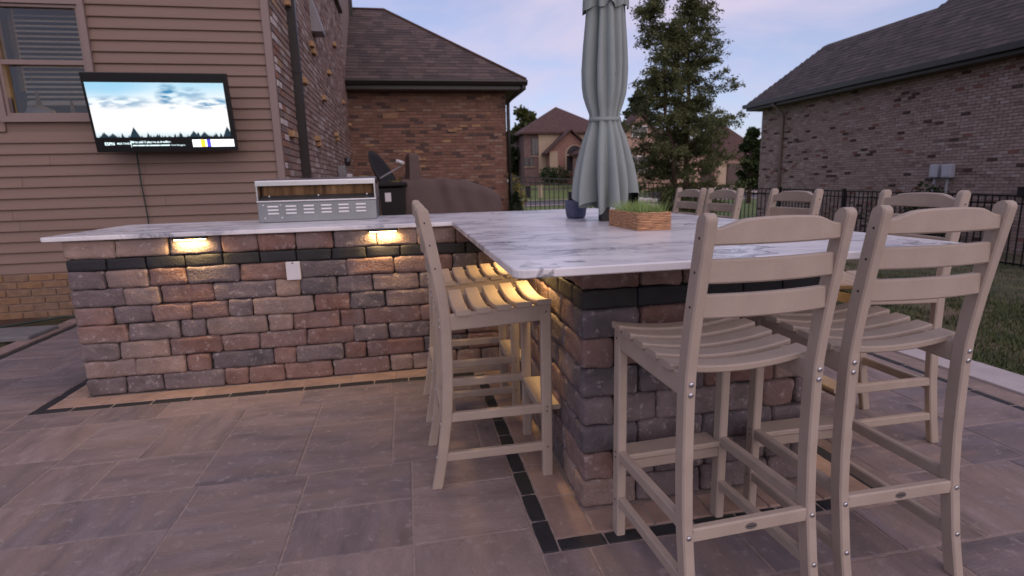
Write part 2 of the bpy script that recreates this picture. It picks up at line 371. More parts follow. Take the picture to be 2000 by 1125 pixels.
def split(x0, x1, y0, y1):
    w, h = x1-x0, y1-y0
    if w < .58 and h < .45 and not (w > .5 and h > .4 and prng.random() < .3): return [(x0, x1, y0, y1)]
    if w/.54 > h/.42: m_ = x0+w*prng.choice((.4, .5, .5, .6)); return split(x0, m_, y0, y1)+split(m_, x1, y0, y1)
    m_ = y0+h*prng.choice((.4, .5, .6)); return split(x0, x1, y0, m_)+split(x0, x1, m_, y1)
cells = []; y = PY0; row = 0
while y < PY1-.05:
    h = min(prng.choice((.75, .9, 1.0)), PY1-y)
    if PY1-(y+h) < .4: h = PY1-y
    x = PX0
    while x < PX1-.05:
        w = prng.uniform(.95, 1.5)*(1 if x > PX0 else prng.uniform(.5, 1))
        if PX1-(x+w) < .45: w = PX1-x
        cells += split(x, x+w, y, y+h); x += w
    y += h
for r_ in cells:
    rs = [r_]
    for e in EXC: rs = [q for r in rs for q in subtract(r, e)]
    for q in rs: add_paver(*q)
def run(x0, x1, y0, y1, step, axis, name, m, colf, jit=.0025, z=.0, n=3):
    """a row of border pieces along x or y"""
    lo, hi = (x0, x1) if axis == 'x' else (y0, y1)
    k = max(1, round((hi-lo)/step)); s = (hi-lo)/k
    for i in range(k):
        a, b = lo+i*s, lo+(i+1)*s
        q = (a, b, y0, y1) if axis == 'x' else (x0, x1, a, b)
        add_paver(*q, z=z, name=name, m=m, color=colf(), gap=.0022, ch=.004, jit=jit, n=n, seed=rnd.randrange(4))
tanc = lambda: lerp((.36, .245, .185), (.27, .185, .15), rnd.random())
blk = lambda: (.016+rnd.random()*.008,)*2+(.022,)
ST, TN = 'black_paver', 'tan_paver'
BKY = .956
run(-L_-STR, -STR, -STR, -TAN, .2, 'x', ST, M['black'], blk); run(-L_-TAN, -TAN, -TAN, 0, .26, 'x', TN, M['tan'], tanc)
run(-L_-STR, -L_-TAN, -TAN, BKY+STR, .2, 'y', ST, M['black'], blk); run(-L_-TAN, -L_, 0, BKY, .26, 'y', TN, M['tan'], tanc)
run(-STR, -TAN, -D_-STR, -STR, .16, 'y', ST, M['black'], blk); run(-TAN, 0, -D_-TAN, -TAN, .25, 'y', TN, M['tan'], tanc)
run(-TAN, PW+STR, -D_-STR, -D_-TAN, .16, 'x', ST, M['black'], blk); run(0, PW+TAN, -D_-TAN, -D_, .19, 'x', TN, M['tan'], tanc)
run(PW+TAN, PW+STR, -D_-TAN, BKY+STR, .18, 'y', ST, M['black'], blk); run(PW, PW+TAN, -D_, BKY, .25, 'y', TN, M['tan'], tanc)
run(-L_-TAN, PW+TAN, BKY+TAN, BKY+STR, .2, 'x', ST, M['black'], blk)
run(-3.40, -3.34, PY0, PY1, .2, 'y', ST, M['black'], blk); run(-3.535, -3.40, PY0, PY1, .26, 'y', TN, M['tan'], lambda: lerp((.30, .21, .18), (.24, .17, .15), rnd.random()), z=.01)
run(2.243, 2.29, PY0, PY1, .2, 'y', ST, M['black'], blk); run(2.29, 2.427, PY0, PY1, .26, 'y', TN, M['tan'], lambda: lerp((.30, .22, .18), (.24, .18, .155), rnd.random()))
run(2.427, 2.69, PY0, PY1, .62, 'y', 'kerb_slab', M['kerb'], lambda: lerp((.50, .44, .42), (.43, .38, .37), rnd.random()), jit=0, z=.012, n=1)

# lawn blades: one mass nobody could count
gr = random.Random(3); gvv, gff, gcc = [], [], []
for _ in range(52000):
    if gr.random() < .45: x, y = 2.72+gr.random()*2.6, -2.6+gr.random()*5.5
    else: x, y = 2.72+gr.random()*6.2, -2.6+gr.random()*12.0
    q = mnoise.noise(Vector((x*1.1, y*1.1, 3)))+.6*mnoise.noise(Vector((x*3.1, y*3.1, 8)))
    if q > .16 and gr.random() < .88: continue
    z = gz(x, y)-.006; h = gr.uniform(.025, .06); a = gr.random()*6.28; w = gr.uniform(.003, .0055)
    dx, dy = math.cos(a)*w, math.sin(a)*w; lx, ly = gr.gauss(0, .018), gr.gauss(0, .018); b = len(gvv)
    gvv += [(x-dx, y-dy, z), (x+dx, y+dy, z), (x+lx, y+ly, z+h)]; gff.append((b, b+1, b+2))
    gcc.append(lerp((.03, .05, .012), (.075, .095, .025), gr.random()) if q < .12 else lerp((.08, .085, .03), (.14, .11, .05), gr.random()))
lw = col_mesh(me_from(gvv, gff), gcc)
tag(put('grass', lw, M['grass']), 'short patchy lawn grass growing inside the black fence', 'grass', kind='stuff')

# ------------------------------------------------------------------ masonry of the counter and the bar table
ZC = [0, .1, .2, .3, .4, .5, .6, .7, .765, .865]        # course levels; .70-.765 is the black band
def blockcol():
    t = rnd.random()
    if t < .40: c = lerp((.195, .105, .083), (.265, .16, .13), rnd.random())       # rust
    elif t < .62: c = lerp((.33, .235, .19), (.26, .18, .15), rnd.random())      # tan brown
    elif t < .9: c = lerp((.14, .11, .112), (.205, .158, .153), rnd.random())      # purple grey
    else: c = (.115, .10, .105)
    return c
def blk_mesh(dx, dy, dz, corner=False):
    s = rnd.randrange(3); k = ('b', round(dx, 2), round(dy, 2), round(dz, 3), s)
    if k not in cache: cache[k] = rough_block(round(dx, 2)-.003, round(dy, 2), dz-.002, .013 if dz > .08 else .006, .0075 if dz > .08 else .0035, s+dx*10)
    return cache[k]
def block(par, x0, x1, y0, y1, z0, z1, band=False):
    j = 0 if band else rnd.uniform(-.003, .003)
    put('black_block' if band else 'block', blk_mesh(x1-x0, y1-y0, z1-z0), M['black'] if band else M['block'], par,
        ((x0+x1)/2+j, (y0+y1)/2+j, (z0+z1)/2), color=blk() if band else blockcol())
def lens(total, rg=(.13, .19, .23, .27)):
    o = []; s = 0
    while total-s > .34:
        l = rnd.choice(rg); o.append(l); s += l
    rest = total-s
    if rest > .27: o += [rest*.55, rest*.45]
    else: o.append(rest)
    return o
# back counter: joints of each course read off the photograph where they show
Z5 = lambda v: v/2.344
Z6 = lambda v: 480+v/2.344
ROWS = {
 9: ([270, 525, 770, 1010, 1180, 1355], [400, 600, 785, 945]),
 7: ([300, 482, 680, 855, 1095, 1320], [250, 462, 680, 850]),
 6: ([315, 565, 735, 975, 1262, 1378], [248, 415, 580, 795]),
 5: ([330, 515, 695, 875, 1045, 1158, 1438], [478, 640, 845]),
 4: ([350, 585, 822, 942, 1222, 1337], [430, 540, 800]),
 3: ([365, 548, 780, 1015, 1183, 1403], [495, 655, 840]),
 2: ([380, 620, 852, 970, 1248, 1357], [450, 555, 815]),
 1: ([395, 573, 748, 1030, 1140, 1305], [180, 398, 660, 765]),
}
counter = empty('grill_counter', (-L_/2, .45, 0))
tag(counter, 'long stone block counter with marble top carrying the steel grill', 'counter')
def rel(o_par, x, y): return x-o_par.location.x, y-o_par.location.y
cx_, cy_ = counter.location.x, counter.location.y
T = .115                                             # block depth
for lev, (z5, z6) in ROWS.items():
    zm = {9: 490, 7: 555, 6: 585, 5: 620, 4: 655, 3: 690, 2: 725, 1: 755}[lev]
    z0, z1 = ZC[lev-1], ZC[lev]
    zc = (z0+z1)/2
    bx = []
    for v in z5: bx.append(at(Z5(v), 400, y=0).x if False else None)
    # intersect with the wall plane at the course's own height
    def xat(px):
        lo, hi = 300, 900
        for _ in range(40):
            m_ = (lo+hi)/2
            if at(px, m_, y=0).z > zc: lo = m_
            else: hi = m_
        return at(px, lo, y=0).x
    bx = [xat(Z5(v)) for v in z5]+[xat(Z6(v)) for v in z6]
    bx[0] = -L_
    bb = [bx[0]]
    for b in bx[1:]:
        if b < -.30 and b-bb[-1] > .09: bb.append(b)
    bx = bb
    rest = lens(-bx[-1])
    for l in rest: bx.append(bx[-1]+l)
    bx[-1] = 0.0
    for i in range(len(bx)-1):
        dpt = (.20 if lev % 2 else T) if i == 0 else T       # alternate corner blocks turn the corner
        block(counter, bx[i]-cx_, bx[i+1]-cx_, 0-cy_, dpt-cy_, z0, z1)
    # left end
    y = .20 if lev % 2 else T
    for l in lens(BKY-.06-y): block(counter, -L_-cx_, -L_+T-cx_, y-cy_, y+l-cy_, z0, z1); y += l
k = 12
for i in range(k):
    a = -L_+.004+i*(L_-.004)/k; block(counter, a-cx_, a+(L_-.004)/k-cx_, .004-cy_, T-cy_, ZC[7], ZC[8], True)
for i in range(4):
    a = T+i*(BKY-.06-T)/4; block(counter, -L_+.004-cx_, -L_+T-cx_, a-cy_, a+(BKY-.06-T)/4-cy_, ZC[7], ZC[8], True)
put('core', multibox([(-L_+.03-cx_, .88-cx_, .03-cy_, BKY-.06-cy_, .005, .862)]), M['core'], counter)
def slab(x0, x1, y0, y1, z0, z1, r=.012, corner=.03, cs=('fl',)):
    """stone top: plan outline with rounded corners named in cs, eased edges"""
    def outline(ins):
        pts = []
        for nme, cx, cy, a0 in (('fr', x1, y0, 270), ('br', x1, y1, 0), ('bl', x0, y1, 90), ('fl', x0, y0, 180)):
            rad = corner if nme in cs else .004
            sx = -1 if nme[1] == 'r' else 1; sy = 1 if nme[0] == 'f' else -1
            for q in range(5):
                a = R(a0+q*22.5)
                pts.append((cx+sx*rad+math.cos(a)*(rad-ins if rad > ins else 0) + (0 if rad > ins else sx*ins*.5), cy+sy*rad+math.sin(a)*(rad-ins if rad > ins else 0)))
        return pts
    rings = [[(x, y, z) for x, y in outline(i)] for i, z in ((.003, z0), (0, z0+.003), (0, z1-.004), (.0015, z1-.0012), (.004, z1))]
    return loft(rings)
put('countertop', slab(-L_-.085-cx_, 1.151-cx_, -.023-cy_, BKY-cy_, .866, .89), M['marble2'], counter)

bar = empty('bar_table', (.44, -.85, 0)); tag(bar, 'wide white marble bar table on a tumbled stone block pier', 'table')
bx_, by_ = bar.location.x, bar.location.y
def pier():
    for lev in (1, 2, 3, 4, 5, 6, 7, 9, 8):
        z0, z1 = ZC[lev-1], ZC[lev]; band = lev == 8; odd = lev % 2
        ca, cb = (.20, T) if odd else (T, .22)                # corner block x / y size
        if band: ca, cb = .19, T
        e = .004 if band else 0
        def B(x0, x1, y0, y1): block(bar, x0-bx_, x1-bx_, y0-by_, y1-by_, z0, z1, band)
        B(e, ca, -D_+e, -D_+cb); B(PW-ca, PW-e, -D_+e, -D_+cb)
        rg = (.19, .19, .19) if band else (.15, .19, .24)
        for side in (0, 1):
            y = -D_+cb; x0, x1 = (e, T) if side == 0 else (PW-T, PW-e)
            for l in lens(0-y, rg): B(x0, x1, y, y+l); y += l
        x = ca
        for l in lens(PW-2*ca, rg): B(x, x+l, -D_+e, -D_+T); x += l
pier()
put('core', multibox([(.03-bx_, PW-.03-bx_, -D_+.03-by_, -.001-by_, .005, .862)]), M['core'], bar)
put('countertop', slab(-.271-bx_, 1.151-bx_, -1.918-by_, -.0245-by_, .866, .89, corner=.035, cs=('fl', 'fr')), M['marble'], bar)
# right side of the back counter base beyond the pier
for lev in range(1, 10):
    y = 0
    for l in lens(BKY-.06, (.19, .24)):
        block(counter, PW-T-cx_, PW-cx_, y-cy_, y+l-cy_, ZC[lev-1], ZC[lev], lev == 8); y += l

# weatherproof outlet cover
c = at(573, 529, y=-.012)
ob = empty('outlet_cover', (c.x, -.006, c.z)); tag(ob, 'small blank white outlet cover on the stone block counter', 'outlet cover')
put('plate', bevel_box(.076, .018, .104, .004, 2), M['white'], ob, (0, -.002, 0)); put('hinge', bevel_box(.012, .006, .008, .002), M['greymetal'], ob, (0, -.012, .046))

# under-counter lights
def ulight(x, y, rz, ln, label, power):
    t = empty('counter_light', (x, y, .852), rz); tag(t, label, 'light', 'warm lights under the stone tops')
    put('housing', bevel_box(ln+.02, .034, .012, .002), M['gutter'], t, (0, 0, .006))
    put('lens', bevel_box(ln, .022, .005, .001), M['amber'], t, (0, 0, -.003))
    ld = bpy.data.lights.new('led', 'AREA'); ld.shape = 'RECTANGLE'; ld.size = ln; ld.size_y = .02; ld.energy = power; ld.color = (1, .66, .28); ld.spread = R(165)
    lo = bpy.data.objects.new('led_glow', ld); COL.objects.link(lo); lo.parent = t; lo.location = (0, 0, -.008)
for px, py, lab in ((371, 470, 'warm light bar under the counter top near its free end'), (748, 455, 'warm light bar under the counter top below the grill')):
    p = at(px, py, y=-.02); ulight(p.x, -.020, 0, .15, lab, .85)
ulight(-.024, -1.14, R(90), .15, 'warm light bar under the bar table above the stool nearer its corner', .85)
ulight(-.024, -.50, R(90), .15, 'warm light bar under the bar table near the grill counter', .6)
ulight(PW+.024, -1.12, R(90), .15, 'warm light bar under the lawn side of the bar table', .6)
ulight(PW+.024, -.35, R(90), .15, 'warm light bar under the lawn side of the table, towards the grill counter', .6)

# ------------------------------------------------------------------ stools
SW = .176          # half distance between leg centres
LT = .0145         # half thickness of the lumber
CY = .22           # local origin sits this far behind the front leg face
def sweep_x(f, hx, prof, n=12, c=.004, hy=.01, hz=.028):
    """loft along x: f(s)->(y,z centre, hy, hz)"""
    rings = []
    for i in range(n+1):
        s = -1+2*i/n; y, z, a, b = f(s)
        rings.append([(s*hx, y+p, z+q) for p, q in rr(a, b, c)])
    return loft(rings)
def make_stool_meshes():
    D = {}
    st = [(0, -.461, -.422), (.11, -.438, -.400), (.28, -.413, -.374), (.40, -.405, -.366), (.50, -.403, -.363), (.60, -.402, -.363), (.66, -.404, -.365), (.72, -.411, -.371), (.79, -.421, -.380), (.90, -.440, -.399), (1.016, -.461, -.420)]
    rings = []
    for z, a, b in st: rings.append([(p, CY+(a+b)/2+q, z) for p, q in rr(LT, (b-a)/2, .004)])
    for q in (.35, .65, .85, .97):      # rounded top
        h = .0205*math.sqrt(1-q*q); rings.append([(p, CY-.4405-.003*q+r_, 1.016+.0205*q*.85) for p, r_ in rr(LT-.0015*q, h, min(.004, h*.5))])
    D['rear_post'] = loft(rings)
    D['front_leg'] = loft([[(p, CY-.0195+q, z) for p, q in rr(LT, .0195, .004)] for z in (0, .62, .672)])
    rings = []
    for y, z0, z1 in ((-.366, .598, .656), (-.2, .604, .664), (-.038, .612, .671)):
        rings.append([(p, CY+y, (z0+z1)/2+q) for p, q in rr(.0125, (z1-z0)/2, .004)])
    D['apron'] = loft(rings)
    D['slat'] = sweep_x(lambda s: (0, -.021*(1-s*s)+.0, .0275, .0095), SW+.022, None, 12, .004)
    D['crest_rail'] = sweep_x(lambda s: (-.020*(1-s*s), 0, .010, .028), SW-LT, None, 16, .004)
    # crest with arched top
    rings = []
    for i in range(21):
        s = -1+2*i/20; arch = .014*sm(.97, .52, abs(s))+.008*(1-min(1, abs(s)/.85)**2); zt = 1.000+arch; zb = .963
        y = CY-.435-.018*(1-s*s); hz = (zt-zb)/2
        rings.append([(s*(SW-LT), y+p, (zt+zb)/2+q) for p, q in rr(.011, hz, .004)])
    D['crest_rail'] = loft(rings)
    for nm, za, zb, y in (('back_rail', .877, .931, -.422), ('back_rail2', .795, .850, -.408)):
        D[nm] = sweep_x(lambda s: (CY+y-.018*(1-s*s), (za+zb)/2, .010, (zb-za)/2), SW-LT, None, 14, .004)
    D['stretcher_hi'] = loft([[(p, CY+y, .271+q) for p, q in rr(.0115, .0175, .004)] for y in (-.38, -.038)])
    D['stretcher_lo'] = loft([[(p, CY+y, .118+q) for p, q in rr(.0115, .0165, .004)] for y in (-.405, -.038)])
    D['rear_stretcher'] = sweep_x(lambda s: (CY-.402, .248, .0115, .0185), SW-LT, None, 1, .004)
    D['front_stretcher'] = sweep_x(lambda s: (CY-.020, .233, .0115, .018), SW-LT, None, 1, .004)
    D['footrest'] = sweep_x(lambda s: (CY-.000, .262, .040, .0095), SW-LT-.001, None, 1, .004)
    D['front_apron'] = sweep_x(lambda s: (CY-.022, .628, .0115, .022), SW-LT, None, 1, .004)
    D['bolt'] = loft([[(math.cos(a)*r_, -z, math.sin(a)*r_) for a in [i/10*6.283 for i in range(10)]] for r_, z in ((.0068, -.001), (.0068, .0015), (.005, .0035), (.002, .0036))], smooth=True)
    D['screw'] = loft([[(x, math.cos(a)*.0032, math.sin(a)*.0032) for a in [i/8*6.283 for i in range(8)]] for x in (-.001, .0008)])
    D['badge'] = loft([[(math.cos(a)*.0165, -z, math.sin(a)*.0085) for a in [i/20*6.283 for i in range(20)]] for z in (-.001, .0012)])
    D['badge_mark'] = multibox([(-.011, .011, -.0018, -.0011, -.0008, .0010)])
    return D
SM = make_stool_meshes()
def post_rear(z):
    st = [(0, -.461), (.11, -.438), (.28, -.413), (.40, -.405), (.50, -.403), (.60, -.402), (.66, -.404), (.72, -.411), (.79, -.421), (.90, -.440), (1.016, -.461)]
    for (a, p), (b, q) in zip(st, st[1:]):
        if a <= z <= b: return CY+p+(q-p)*(z-a)/(b-a)
def stool(x, y, rz, label):
    """x, y: middle of the front leg faces on the floor; local +Y looks at the table"""
    d = Vector((-math.sin(rz), math.cos(rz)))
    t = empty('counter_stool', (x-d.x*CY, y-d.y*CY, .001), rz); tag(t, label, 'stool', 'tan slatted counter stools round the bar table')
    P = M['poly']
    for s in (-1, 1):
        put('rear_post', SM['rear_post'], P, t, (s*SW, 0, 0)); put('front_leg', SM['front_leg'], P, t, (s*SW, 0, 0))
        put('apron', SM['apron'], P, t, (s*SW, 0, 0)); put('side_stretcher', SM['stretcher_hi'], P, t, (s*SW, 0, 0)); put('side_stretcher', SM['stretcher_lo'], P, t, (s*SW, 0, 0))
        for z in (.61, .636, .248, .118): put('bolt', SM['bolt'], M['bolt'], t, (s*SW, post_rear(z), z))
        for z in (.98, .904, .823): put('screw', SM['screw'], M['screw'], t, (s*(SW+LT), post_rear(z)+.018, z))
        for z in (.645, .28, .262, .118): put('screw', SM['screw'], M['screw'], t, (s*(SW+LT), CY-.02, z))
    for i in range(5):
        yy = CY-.0275-i*.0728; zz = .6835-.0053*i
        so = put('seat_slat', SM['slat'], P, t, (0, yy, zz), (R(1.5), 0, 0))
    put('crest_rail', SM['crest_rail'], P, t); put('back_rail', SM['back_rail'], P, t); put('back_rail', SM['back_rail2'], P, t)
    rs = put('rear_stretcher', SM['rear_stretcher'], P, t)
    b = put('badge', SM['badge'], M['badge'], rs, (0, CY-.4135, .248)); 
    put('badge_mark', SM['badge_mark'], M['screw'], rs, (0, CY-.4140, .248))
    put('front_stretcher', SM['front_stretcher'], P, t); put('footrest', SM['footrest'], P, t); put('front_apron', SM['front_apron'], P, t)
    return t
stool(.250, -1.745, R(2.6), 'tan stool at the short end of the table, before the pier corner')
stool(.738, -1.715, 0, 'tan stool at the short end of the table, on the corner towards the lawn')
stool(-.037, -1.195, R(-90), 'tan stool between grill counter and bar table, its front slat lit brightest by the lamp')
stool(-.038, -.600, R(-90), 'tan stool tucked in the inside corner nearest the grill counter wall')
for yy, lab in ((-1.322, 'tan stool on the lawn side of the table, first from the table\'s free corner'), (-.56, 'tan stool on the lawn side of the table, second from the table\'s free corner'),
                (.125, 'tan stool on the lawn side of the table, third from the table\'s free corner'), (.575, 'tan stool on the lawn side of the table, last one, farthest from the free corner')):
    stool(1.128, yy, R(90), lab)

# ------------------------------------------------------------------ things on the table
bk = empty('wicker_planter', (.512, -.885, .89)); tag(bk, 'rectangular woven wicker planter of green grass on the marble table', 'planter')
bw, bl, bh = .145, .35, .075
put('basket', multibox([(-bw/2, bw/2, -bl/2, -bl/2+.008, .001, bh), (-bw/2, bw/2, bl/2-.008, bl/2, .001, bh), (-bw/2, -bw/2+.008, -bl/2+.008, bl/2-.008, .001, bh), (bw/2-.008, bw/2, -bl/2+.008, bl/2-.008, .001, bh), (-bw/2+.008, bw/2-.008, -bl/2+.008, bl/2-.008, .001, .05)]), M['wicker'], bk)
nstr = 11
for i in range(nstr):           # woven strands standing proud of the box
    z = .0035+i*(bh-.004)/(nstr-1)
    pts = []
    for s in range(0, 49):
        u = s/48*2*(bw+bl); wv = .0016*math.sin(u*260+i*math.pi)
        if u < bw: p = (-bw/2+u, -bl/2-.001-wv)
        elif u < bw+bl: p = (bw/2+.001+wv, -bl/2+u-bw)
        elif u < 2*bw+bl: p = (bw/2-(u-bw-bl), bl/2+.001+wv)
        else: p = (-bw/2-.001-wv, bl/2-(u-2*bw-bl))
        pts.append((p[0], p[1], z+.0006*math.sin(u*190+i)))
    put('strand', tube(pts, .0033, 5), M['wicker'], bk)
gr = random.Random(5); v, f = [], []
for _ in range(900):
    x, y = gr.uniform(-bw/2+.012, bw/2-.012), gr.uniform(-bl/2+.012, bl/2-.012); h = gr.uniform(.036, .080)*(1.35 if gr.random() < .06 else 1); a = gr.random()*6.28; w = gr.uniform(.0008, .0016)
    lx, ly = gr.gauss(0, .016)+x*.25, gr.gauss(0, .016)+y*.12; dx, dy = math.cos(a)*w, math.sin(a)*w; b = len(v)
    v += [(x-dx, y-dy, .05), (x+dx, y+dy, .05), (x+lx*.4-dx*.8, y+ly*.4-dy*.8, .05+h*.6), (x+lx*.4+dx*.8, y+ly*.4+dy*.8, .05+h*.6), (x+lx, y+ly, .05+h)]
    f += [(b, b+1, b+3, b+2), (b+2, b+3, b+4)]
tag(put('grass_blades', me_from(v, f), M['blade'], bk), kind='stuff')
p = at(1258, 405, y=-.52); vz = empty('glass_vase', (p.x, -.52, .89)); tag(vz, 'square clear glass vase filled with pale pebbles behind the planter', 'vase')
hw = .064
put('glass', multibox([(-hw, hw, -hw, -hw+.004, .001, .15), (-hw, hw, hw-.004, hw, .001, .15), (-hw, -hw+.004, -hw+.004, hw-.004, .001, .15), (hw-.004, hw, -hw+.004, hw-.004, .001, .15), (-hw+.004, hw-.004, -hw+.004, hw-.004, .001, .008)]), M['clear'], vz)
pm = bpy.data.meshes.new('pebble'); bm = bmesh.new(); bmesh.ops.create_icosphere(bm, subdivisions=1, radius=.013); bm.to_mesh(pm); bm.free()
for q in pm.polygons: q.use_smooth = True
for i in range(5):
    for j in range(5):
        for k_ in range(4):
            if 0 < i < 4 and 0 < j < 4 and k_ < 3: continue
            o = put('pebble', pm, M['pebble'], vz, ((i-2)*.023+gr.uniform(-.003, .003), (j-2)*.023+gr.uniform(-.003, .003), .026+k_*.027+gr.uniform(-.004, .004)), (gr.random()*3, gr.random()*3, 0)); o.scale = (1, gr.uniform(.75, 1), gr.uniform(.8, 1.1))
pt = empty('blue_pot', (.455, -.12, .89)); tag(pt, 'small dark blue glazed pot standing on the marble behind the umbrella pole', 'pot')
n = 24
prof = [(.045, .001), (.052, .004), (.058, .02), (.063, .06), (.064, .10), (.066, .104), (.062, .106), (.058, .10), (.055, .03), (.0, .028)]
put('body', loft([[(math.cos(i/n*6.2832)*r_, math.sin(i/n*6.2832)*r_, z) for i in range(n)] for r_, z in prof], cap=False, smooth=True), M['pot'], pt)
put('candle', cyl(.022, .125, 14), M['dish'], pt, (-.022, .0, .03))

um = empty('patio_umbrella', (.526, -.405, .89)); tag(um, 'closed grey-green canvas umbrella tied at the waist on a black pole', 'umbrella')
put('pole', cyl(.0185, 1.95, 16), M['black_metal'], um, (0, 0, 0)); put('base_plate', bevel_box(.05, .05, .075, .003, base=True), M['black_metal'], um)
ur = random.Random(12)
ph = [ur.uniform(0, 6.28) for _ in range(6)]
CRE = [(i*6.2832/14+ur.uniform(-.19, .19), ur.uniform(.25, 1.2), ur.uniform(.045, .16), ur.uniform(-.30, .30), ur.uniform(0, 6.28)) for i in range(14)]
def fold(th, z, depth):
    a = .0
    for t0, dp, w, sl__, p_ in CRE:            # narrow inward creases that wander with height
        d = (th-t0-sl__*z-.05*math.sin(z*5+p_)+math.pi) % (2*math.pi)-math.pi
        a -= dp*math.exp(-(d/w)**2)+.25*dp*math.exp(-(d/(w*2.4))**2)
    return 1+.10+depth*(a+.10*math.sin(9*th+z*3+ph[3]))
def canopy(prof, hem, n=300, seed=0):
    rings = []
    for k_, (z, r_, dep) in enumerate(prof):
        ring = []
        for i in range(n):
            th = i/n*2*math.pi
            rad = r_*fold(th, z, dep)
            dz = hem(th)*(1-min(1, k_/7.0)) if hem else 0
            ring.append((rad*math.cos(th), rad*math.sin(th), z+dz))
        rings.append(ring)
    return loft(rings, cap=False, smooth=True)
# radii read off the photograph (local z from the table top)
hem = lambda th: -.075*max(0, math.cos(th-R(262)))**3 - .07*max(0, math.cos(th-R(60)))**2 - .05*max(0, math.cos(th-R(190)))**6 + .022*math.sin(7*th+1.0) - .012*math.cos(3*th)
put('canopy', canopy([(.135, .166, .62), (.15, .165, .58), (.18, .162, .52), (.22, .157, .47), (.28, .146, .42), (.36, .126, .36), (.43, .106, .30), (.495, .081, .24), (.53, .072, .16), (.56, .075, .20), (.60, .089, .26), (.65, .103, .30), (.70, .109, .32), (.78, .111, .32), (.9, .104, .32), (1.02, .094, .30), (1.12, .088, .28), (1.3, .09, .2), (1.5, .07, .12), (1.7, .04, .08), (1.78, .015, .02)], hem), M['canvas'], um)
hem2 = lambda th: -.03*abs(math.sin(4*th+.6))
put('valance', canopy([(1.085, .108, .30), (1.095, .108, .30), (1.13, .107, .28), (1.18, .105, .26), (1.24, .102, .24), (1.3, .098, .18), (1.4, .09, .14), (1.55, .078, .1), (1.72, .045, .06), (1.8, .02, .02)], hem2), M['canvas'], um)
put('tie_strap', loft([[(math.cos(i/40*6.2832)*r_, math.sin(i/40*6.2832)*r_, z+.006*math.sin(i/40*6.28)) for i in range(40)] for r_, z in ((.080, .522), (.084, .524), (.084, .540), (.080, .542))], cap=False, smooth=True), M['canvas'], um)

# ------------------------------------------------------------------ steel grill on the counter (seen from behind)
gx0, gx1, gy = -1.468, -.722, .55
gl = empty('built_in_grill', ((gx0+gx1)/2, gy, .89)); tag(gl, 'stainless steel grill head with louvred back panel on the counter', 'grill')
hw = (gx1-gx0)/2
put('rear_panel', bevel_box(2*hw, .012, .128, .003), M['steel2'], gl, (0, .006, .066)); put('panel_lip', bevel_box(2*hw+.006, .03, .012, .004, 2), M['steel'], gl, (0, .010, .136))
put('body', multibox([(-hw+.004, hw-.004, .013, .46, .002, .128)]), M['steel2'], gl)
put('shelf', loft([[(-hw+.01, .02, .142), (hw-.01, .02, .142), (hw-.01, .10, .172), (-hw+.01, .10, .172)], [(-hw+.01, .02, .139), (hw-.01, .02, .139), (hw-.01, .10, .169), (-hw+.01, .10, .169)]]), M['steel2'], gl)
put('inner_back', multibox([(-hw+.012, hw-.012, .101, .108, .13, .262)]), M['glow_metal'], gl)
put('hood', loft([[(sx*hw, y, z) for y, z in ((.0, .236), (.0, .262), (.004, .269), (.05, .276), (.25, .285), (.46, .24), (.5, .14), (.49, .132), (.45, .232), (.25, .270), (.11, .262), (.11, .255), (.02, .255), (.008, .236))] for sx in (-1, 1)]), M['steel'], gl)
for sx in (-1, 1):
    put('side_frame', bevel_box(.010, .05, .128, .002), M['steel'], gl, (sx*(hw-.0055), .027, .205)); put('side_panel', multibox([(sx*hw-.006*(sx > 0)-.0005*sx, sx*hw+.006*(sx < 0)-.0005*sx, .055, .47, .14, .238)]), M['steel'], gl)
lvm = loft([[(x, -y, z) for y, z in ((0, 0), (.007, .0015), (.010, .0065), (.007, .0105), (0, .0125))] for x in (-.033, -.030, .030, .033)], smooth=True)
for i in range(6):
    for j in range(3): put('louver', lvm, M['louver'], gl, (-hw+.095+i*.110, .0005, .052+j*.0225))
for x, z in ((-hw+.035, .112), (-hw+.14, .112), (-hw+.04, .03), (-hw+.145, .03)): put('rivet', SM['bolt'], M['bolt'], gl, (x, 0, z))
for x in (-hw+.065, 0, hw-.06): put('rivet', SM['bolt'], M['bolt'], gl, (x, .06, .168))
gld = bpy.data.lights.new('grill_lamp', 'POINT'); gld.energy = .10; gld.color = (1, .5, .12); gld.shadow_soft_size = .003
glo = bpy.data.objects.new('grill_lamp', gld); COL.objects.link(glo); glo.parent = gl; glo.location = (-.2, .014, .250)
gld2 = glo.copy(); COL.objects.link(gld2); gld2.parent = gl; gld2.location = (.22, .014, .250)

# ------------------------------------------------------------------ the house with siding, brick wing and garage
YW, XC, YG = 2.35, -1.625, 9.7
house = empty('house', (-3, 4, 0)); tag(house, 'two storey house of tan siding and brown brick with attached garage', 'house')
hx_, hy_ = -3, 4
def hp(name, me, m, loc=(0, 0, 0), color=None, rot=None, parent=None):
    if parent: return put(name, me, m, parent, loc, rot, color)
    return put(name, me, m, house, (loc[0]-hx_, loc[1]-hy_, loc[2]), rot, color)
WX0, WX1, WZ0, WZ1 = -3.86, -3.11, 1.735, 2.715
